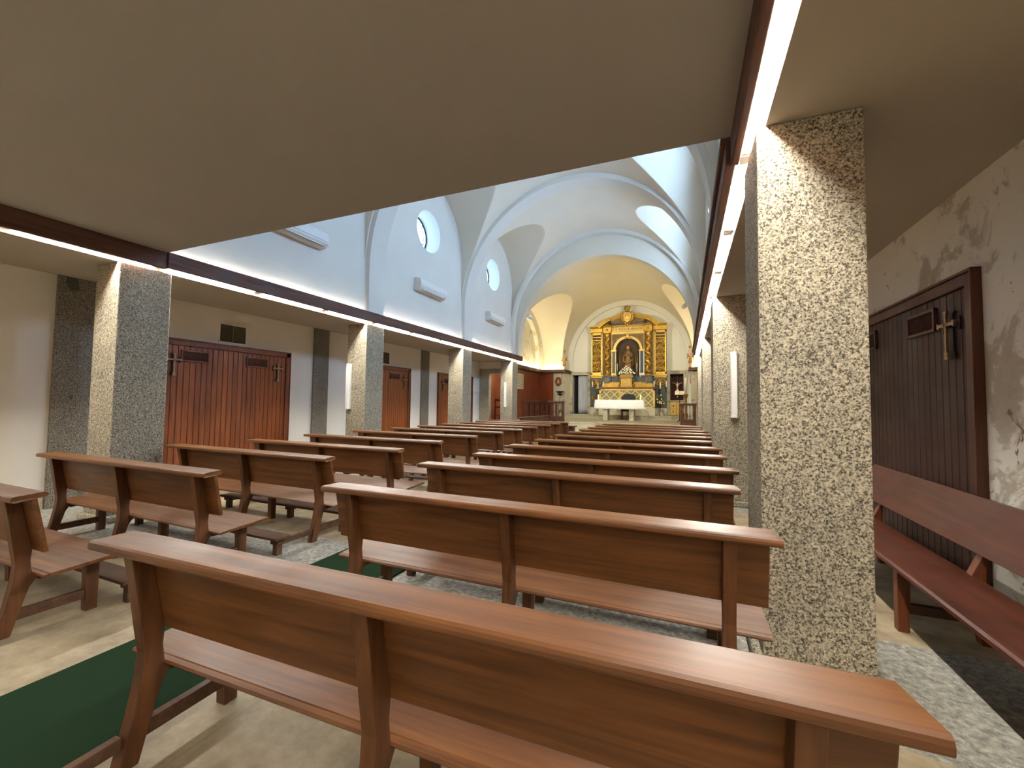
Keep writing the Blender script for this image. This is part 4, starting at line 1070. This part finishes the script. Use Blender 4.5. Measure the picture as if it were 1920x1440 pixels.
# wrought iron floor candelabra
def candelabrum(cx, cy, side):
    t = thing('floor_candelabrum', 'wrought iron candelabrum with scrolled feet standing %s of the altar table' % side, 'candelabrum', (cx, cy, .852 if cy > 22.3 else .642))
    H = 2.33-.85
    b = nb(); tube(b, [(0, 0, .22), (0, 0, H-.22)], .012, 8)
    for z in (.4, .75, 1.05): ball(b, (0, 0, z), .026)
    obj('stem', b, 'iron', t)
    for q in range(3):
        a = q*2*PI/3-PI/2; b = nb()
        tube(b, [(math.cos(a)*r, math.sin(a)*r, z) for r, z in ((.012, .28), (.06, .34), (.13, .26), (.14, .12), (.2, .02), (.26, .03), (.25, .08), (.21, .07))], .009, 6); obj('foot', b, 'iron', t)
    b = nb()
    for s in (-1, 1): tube(b, [(0, 0, H-.3), (s*.12, 0, H-.36), (s*.24, 0, H-.25), (s*.295, 0, H-.06), (s*.295, 0, H-.015)], .009, 6)
    tube(b, [(0, 0, H-.3), (0, 0, H-.1)], .009, 6); obj('arms', b, 'iron', t)
    for x, z in ((-.295, H-.015), (.295, H-.015), (0, H-.1)):
        b = nb(); lathe(b, [(.012, -.02), (.05, -.005), (.052, .004), (.02, .006)], x, 0, z, 12); obj('drip_pan', b, 'iron', t)
    for i, (x, z) in enumerate(((-.295, H-.009), (.295, H-.009), (0, H-.094))):
        b = nb(); lathe(b, [(.026, 0), (.026, .30), (.015, .31)], 0, 0, 0, 12); c_ = obj('candle', b, 'candle'); c_.location = (cx+x, cy, .852+z+.001)
        tag(c_, 'white candle on the %s of the candelabrum %s of the altar table' % (('left arm', 'right arm', 'centre')[i], side), 'candle')
candelabrum(-4.34, 22.62, 'left'); candelabrum(-1.16, 22.62, 'right')
# flower arrangement tied to the right candelabrum
t = thing('flower_arrangement', 'brown and cream flower arrangement beneath the right candelabrum candles', 'flowers', (-1.16, 22.50, 1.5))
b = nb(); rnd = random.Random(5)
for i in range(40):
    x, z = rnd.gauss(0, .09), rnd.uniform(.02, .46); tube(b, [(0, .03, .2), (x*.6, -.02, (z+.2)/2), (x, -.05, z)], [.006, .014, .004], 5)
obj('foliage', b, 'leaf', t)
for i in range(16):
    b = nb(); x, z = rnd.gauss(0, .09), rnd.uniform(-.02, .46); ball(b, (x, -.07, z), .035, 1, .7, 1, 1)
    obj('flower', b, 'petal' if z < .12 or i % 3 == 0 else 'statue', t)

# ------------------------------------------------------------------ altar table
TX, TY = -2.90, 20.7
t = thing('altar_table', 'stone slab altar table on two stone legs', 'table', (TX, TY, .641))
for x in (-.66, .56):
    b = nb(); bbox_(b, x-.11, x+.11, -.3, .3, 0, .86, .01); obj('leg', b, 'granite_warm', t)
b = nb(); bbox_(b, -1.1, 1.1, -.42, .42, .86, .985, .01); obj('tabletop', b, 'granite_warm', t)
bm = nb(); hx, hy, zt = 1.115, .435, .641+.99   # cloth
NXc, NYc = 60, 24; ex, ey = .30, .44
gridc = []
for j in range(NYc+1):
    row = []
    v_ = -1+2*j/NYc; V = v_*(hy+ey)
    for i in range(NXc+1):
        u_ = -1+2*i/NXc; Uu = u_*(hx+ex)
        ox, oy = max(0, abs(Uu)-hx), max(0, abs(V)-hy)
        x = math.copysign(min(abs(Uu), hx), Uu); y = math.copysign(min(abs(V), hy), V)
        drop = math.hypot(ox, oy) if (ox and oy) else max(ox, oy)
        wob = .014*math.sin(Uu*9+V*3)*min(1, drop*3)
        if oy: y += math.copysign(.012+wob+.02*min(1, drop), V)
        if ox: x += math.copysign(.012+wob*.7+.06*drop, Uu)
        if ox and oy: x += math.copysign(.05*drop, Uu); y += math.copysign(.06*drop*math.sin(math.atan2(ox, oy)*4), V)
        row.append(bm.verts.new((x, y, .99-drop+.003)))
    gridc.append(row)
for a, b in zip(gridc, gridc[1:]):
    for i in range(NXc): f = bm.faces.new([a[i], a[i+1], b[i+1], b[i]]); f.smooth = True
cl = obj('altar_cloth', bm, 'cloth'); cl.location = (TX, TY, .643); sm = cl.modifiers.new('solid', 'SOLIDIFY'); sm.thickness = .004
tag(cl, 'white linen cloth draped over the altar table with hanging corners', 'tablecloth')
ZT = .643+.999
t = thing('altar_cross', 'small gilt standing cross on the white altar cloth', 'cross', (-2.88, TY-.2, ZT))
b = nb(); lathe(b, [(.09, 0), (.09, .015), (.05, .04), (.018, .07), (.03, .10), (.012, .13)], 0, 0, 0, 14); obj('base', b, 'gold_pale', t)
b = nb(); bbox_(b, -.022, .022, -.012, .012, .12, .5, .005); bbox_(b, -.13, .13, -.012, .012, .34, .38, .005)
for p in ((-.13, .36), (.13, .36), (0, .5)): ball(b, (p[0], 0, p[1]), .03, 1, .6, 1)
obj('cross', b, 'gold_pale', t)
for x, sd in ((-3.92, 'left'), (-1.93, 'right')):
    b = nb(); lathe(b, [(.045, 0), (.045, .02), (.035, .025), (.035, .24), (.02, .25)], 0, 0, 0, 14); o = obj('table_candle', b, 'candle'); o.location = (x, TY-.15, ZT)
    tag(o, 'thick white candle on the %s end of the altar cloth' % sd, 'candle')
# celebrant's chair
t = thing('presider_chair', 'dark upholstered chair with curved back behind the altar table', 'chair', (-2.68, 21.9, .641))
b = nb(); prism(b, [(-.34, .5), (-.36, 1.1), (-.33, 1.22), (-.2, 1.30), (0, 1.34), (.2, 1.30), (.33, 1.22), (.36, 1.1), (.34, .5)], .26, .34, 'y', .03, 3); obj('backrest', b, 'black', t)
b = nb(); bbox_(b, -.33, .33, -.25, .28, .42, .54, .04); obj('seat', b, 'black', t)
for x in (-.3, .3):
    for y in (-.22, .3): b = nb(); bbox_(b, x-.025, x+.025, y-.025, y+.025, 0, .43, .005); obj('leg', b, 'fence', t)
    b = nb(); bbox_(b, x-.04, x+.04, -.22, .28, .70, .76, .02); bbox_(b, x-.02, x+.02, -.2, -.15, .5, .72, .005); obj('armrest', b, 'black', t)

# ------------------------------------------------------------------ balustrades
def fence(x0, y0, x1, y1, zb, zt, base, lab, panels):
    L = math.hypot(x1-x0, y1-y0); t = thing('timber_balustrade', lab, 'balustrade', (x0, y0, zb), math.atan2(y1-y0, x1-x0)); H = zt-zb
    b = nb(); bbox_(b, -.03, L+.03, -.07, .07, H-.05, H, .01); bbox_(b, 0, L, -.05, .05, H-.09, H-.05, .008); obj('handrail', b, 'fence', t)
    b = nb(); bbox_(b, 0, L, -.04, .04, 0, base, .008); bbox_(b, -.01, L+.01, -.055, .055, 0, .08, .01); bbox_(b, 0, L, -.05, .05, base, base+.03, .008); obj('base_board', b, 'fence', t)
    for i in range(panels+1):
        x = L*i/panels; x = min(max(x, .04), L-.04); b = nb(); bbox_(b, x-.04, x+.04, -.05, .05, base+.03, H-.09, .006); obj('post', b, 'fence', t)
    w_ = L/panels; hb = H-.09-base-.03
    for i in range(panels):
        k_ = max(2, int((w_-.08)/.10))
        for j in range(k_):
            x = i*w_+.04+(w_-.08)*(j+.5)/k_; b = nb()
            lathe(b, [(.022, 0), (.022, .03), (.010, .05), (.024, hb*.3), (.012, hb*.48), (.018, hb*.52), (.010, hb*.6), (.014, hb*.85), (.02, hb-.03), (.02, hb)], x, 0, base+.03, 10); obj('baluster', b, 'fence', t)
    return t
fence(-6.02, 15.75, -5.62, 17.45, .43, 1.53, .45, 'long dark timber balustrade beside the left chancel panelling', 4)
fence(-5.60, 17.78, -4.88, 17.78, .64, 1.53, .2, 'short timber balustrade facing the nave, left of the steps', 2)
fence(-.16, 17.78, .40, 17.78, .64, 1.50, .2, 'short timber balustrade to the right of the steps', 1)
bm = nb(); prism(bm, [(13.9, 0), (15.28, 0), (15.28, .225), (15.63, .225), (15.63, .435), (17.2, .435), (17.2, .88), (13.9, .88)], -5.44, -5.39, 'x', 0)
t = thing('low_partition', 'low brown wooden partition in front of the left balustrade', 'partition'); obj('board', bm, 'fence', t)
bm = nb(); bbox_(bm, -5.5, -5.33, 13.86, 17.25, .88, .92, .01); obj('cap', bm, 'kneel', t)

# lectern and paschal candle on the right
t = thing('lectern', 'dark iron book stand in front of the crucifix niche', 'lectern', (-.22, 20.6, .641))
b = nb(); tube(b, [(0, 0, .04), (0, 0, 1.2)], .018, 8)
for q in range(3): a = q*2*PI/3; tube(b, [(0, 0, .12), (.2*math.cos(a), .2*math.sin(a), .012)], .012, 6)
obj('stand', b, 'iron', t)
b = nb(); bbox_(b, -.24, .24, -.012, .012, -.17, .17, .004); bbox_(b, -.24, .24, -.05, .0, -.18, -.165, .004)
bmesh.ops.transform(b, matrix=Matrix.Translation((0, 0, 1.32)) @ Matrix.Rotation(math.radians(-50), 4, 'X'), verts=list(b.verts)); obj('book_rest', b, 'iron', t)
b = nb(); bbox_(b, -.2, -.004, -.035, -.014, -.15, .13, .006); bbox_(b, .004, .2, -.035, -.014, -.15, .13, .006)
bmesh.ops.transform(b, matrix=Matrix.Translation((0, 0, 1.32)) @ Matrix.Rotation(math.radians(-50), 4, 'X'), verts=list(b.verts))
o = obj('open_book', b, 'paper'); o.location = (-.22, 20.6, .641); tag(o, 'open book lying on the dark iron book stand', 'book')
t = thing('paschal_stand', 'gilded turned candle stand at the right end of the sanctuary', 'candle stand', (.03, 19.6, .641))
b = nb(); lathe(b, [(.16, 0), (.17, .04), (.1, .08), (.05, .16), (.09, .25), (.11, .36), (.05, .45), (.035, .6), (.07, .68), (.04, .78), (.05, .95), (.035, 1.02), (.10, 1.2), (.12, 1.22), (.12, 1.25), (.05, 1.26)], 0, 0, 0, 18); obj('column', b, 'gold_dark', t)
b = nb(); lathe(b, [(.045, 0), (.045, .70), (.03, .71)], 0, 0, 0, 16); o = obj('paschal_candle', b, 'candle'); o.location = (.03, 19.6, .641+1.262)
tag(o, 'large tall cream candle on the gilded stand at the right', 'candle')

# oval relief, plant bracket, notices
t = thing('oval_relief', 'small oval picture with a reddish frame on the left stone jamb', 'picture', (-6.45, JY-.055, 2.63))
b = nb(); tube(b, [(.155*math.cos(a*PI/20), -.012, .23*math.sin(a*PI/20)) for a in range(40)], .028, 8, True); obj('frame', b, 'frame', t)
b = nb(); lathe(b, [(.15, 0), (.15, .01)], 0, 0, 0, 32); bmesh.ops.transform(b, matrix=Matrix.Rotation(PI/2, 4, 'X') @ Matrix.Diagonal((1, 1.5, 1, 1)), verts=list(b.verts)); obj('ground', b, 'red_shelf', t)
b = nb(); ball(b, (0, -.02, .09), .03, 1, .5, 1.2); ball(b, (0, -.018, -.02), .05, 1, .4, 1.9); obj('figure', b, 'face', t)
t = thing('plant_stand', 'dark wrought iron plant stand with dark foliage near the left stone jamb', 'plant stand', (-6.05, 21.2, .641))
b = nb(); tube(b, [(0, 0, .3), (.03, 0, .6), (-.02, 0, .9), (0, 0, 1.2)], .012, 6)
for q in range(3): a = q*2*PI/3+.4; tube(b, [(0, 0, .5), (.1*math.cos(a), .1*math.sin(a), .3), (.2*math.cos(a), .2*math.sin(a), .01)], .01, 6)
lathe(b, [(.05, 1.2), (.16, 1.26), (.17, 1.3), (.1, 1.29)], 0, 0, 0, 14); obj('stand', b, 'iron', t)
b = nb(); rnd = random.Random(9)
for i in range(34):
    a = rnd.uniform(0, 2*PI); r = rnd.uniform(.12, .3); tube(b, [(0, 0, 1.3), (.6*r*math.cos(a), .6*r*math.sin(a), 1.42), (r*math.cos(a), r*math.sin(a), 1.33+rnd.uniform(-.05, .12))], [.008, .02, .004], 5)
obj('foliage', b, 'iron', t)
t = thing('notice_board', 'framed pale printed list on the left chancel panelling', 'notice', (CHL+.033, 19.25, 2.5), PI/2)
b = nb(); bbox_(b, -.47, .47, -.02, 0, -.38, .38, .004); obj('board', b, 'paper', t)
b = nb()
for i in range(12):
    for j in (-.42, .03): box(b, j, j+.39, -.0215, -.02, .3-i*.054-.008, .3-i*.054+.008)
obj('printed_lines', b, 'ink', t)
t = thing('alarm_box', 'small red box on the right chancel jamb', 'alarm', (.30, JY+.35, 2.5), -PI/2)
b = nb(); bbox_(b, -.06, .06, -.04, 0, 0, .24, .008); obj('box', b, 'red', t)
b = nb(); bbox_(b, -.03, .03, -.046, -.04, .1, .16, .004); obj('button', b, 'plastic', t)

# wooden stall chair seen through the left aisle doorway
t = thing('side_chair', 'plain wooden chair beyond the stone doorway at the end of the left aisle', 'chair', (-7.2, 16.3, .431), -.1)
for x in (-.22, .22):
    b = nb(); bbox_(b, x-.02, x+.02, -.22, -.18, 0, 1.15, .005); obj('rear_leg', b, 'fence', t)
    b = nb(); bbox_(b, x-.02, x+.02, .18, .22, 0, .46, .005); obj('front_leg', b, 'fence', t)
b = nb(); bbox_(b, -.24, .24, -.22, .24, .46, .49, .008); obj('seat', b, 'frame', t)
b = nb(); bbox_(b, -.2, .2, -.21, -.19, 1.06, 1.15, .006); bbox_(b, -.2, .2, -.21, -.19, .78, .84, .006); obj('backrest', b, 'frame', t)

# lamp-bearing angels on the ledge ends
def angel(x, y, z, side, mir):
    t = thing('lamp_angel', 'carved winged angel carrying a lamp above its head on the %s ledge' % side, 'statue', (x, y, z)); m_ = mir
    b = nb(); lathe(b, [(.08, 0), (.09, .03), (.06, .07), (.05, .1)], 0, 0, 0, 12); obj('pedestal', b, 'gold_dark', t)
    J = [((0, 0, .42), .05), ((0, -.01, .52), .045), ((0, -.01, .62), .06), ((0, -.01, .69), .025), ((m_*.01, -.03, .76), (.045, .05)),
         ((m_*.07, -.01, .66), .026), ((m_*.1, -.03, .76), .02), ((m_*.05, -.02, .88), .016), ((m_*.01, -.02, .93), .015), ((-m_*.07, -.01, .64), .026), ((-m_*.14, -.06, .56), .02), ((-m_*.1, -.11, .52), .016),
         ((.035, -.02, .3), .032), ((.03, .0, .16), .022), ((.03, -.03, .11), .018), ((-.035, .0, .3), .032), ((-.045, .03, .17), .022), ((-.045, .01, .11), .018)]
    E_ = [(0, 1), (1, 2), (2, 3), (3, 4), (2, 5), (5, 6), (6, 7), (7, 8), (2, 9), (9, 10), (10, 11), (0, 12), (12, 13), (13, 14), (0, 15), (15, 16), (16, 17)]
    skin_figure('body', J, E_, 'terracotta', t)
    b = nb(); lathe(b, [(.085, 0), (.08, .1), (.06, .2), (.065, .26)], 0, -.005, .26, 14, 1, .8, lambda a, z: 1+.12*math.sin(6*a)); obj('drapery', b, 'gold_dark', t)
    for s in (-1, 1):
        b = nb()
        for q in range(5): tube(b, [(s*.03, .05, .64-.02*q), (s*(.10+.012*q), .08, .70-.04*q), (s*(.19-.015*q), .09, .74-.075*q)], [.012, .018, .004], 5)
        obj('wing', b, 'gold_dark', t)
    b = nb(); tube(b, [(m_*.01, -.02, .9), (m_*.005, -.01, 1.0)], .012, 6); lathe(b, [(.03, .0), (.07, .05), (.075, .09), (.05, .13), (.015, .15)], 0, 0, .98, 14); obj('lamp', b, 'gold_dark', t)
angel(-6.09, 22.1, 3.222, 'left', 1); angel(.26, 22.1, 3.222, 'right', -1)

# fill spotlights added on the chancel arch to brighten altarpiece and wall
def fill_spotlight(x, z, side):
    t = thing('fill_spotlight', 'small white fill lamp added high inside the chancel arch, %s side' % side, 'fill_spotlight', (x, ENDY1+.06, z))
    tgt = Vector((-2.87, 23.2, 3.2)); d = (tgt-Vector((x, ENDY1+.2, z))).normalized(); q = d.to_track_quat('-Z', 'Y').to_matrix().to_4x4()
    b = nb(); bbox_(b, -.04, .04, -.06, .0, -.04, .04, .006); tube(b, [(0, 0, 0), (0, .14, 0)], .012, 6); obj('bracket', b, 'plastic', t)
    b = nb(); lathe(b, [(.06, -.12), (.075, -.1), (.085, .08), (.08, .085)], 0, 0, 0, 16); bmesh.ops.transform(b, matrix=Matrix.Translation((0, .16, 0)) @ q @ Matrix.Rotation(PI, 4, 'X'), verts=list(b.verts)); obj('lamp_head', b, 'plastic', t)
    ld = bpy.data.lights.new('fill_spot_lamp', 'SPOT'); ld.energy = SPOT; ld.color = (1, .95, .82); ld.spot_size = math.radians(70); ld.spot_blend = .8; ld.shadow_soft_size = .08
    lo = bpy.data.objects.new('fill_spot_lamp', ld); C.objects.link(lo); lo.parent = t; lo.matrix_local = Matrix.Translation(Vector((0, .16, 0))+d*.12) @ q
fill_spotlight(-5.75, 4.9, 'left'); fill_spotlight(.02, 4.9, 'right')
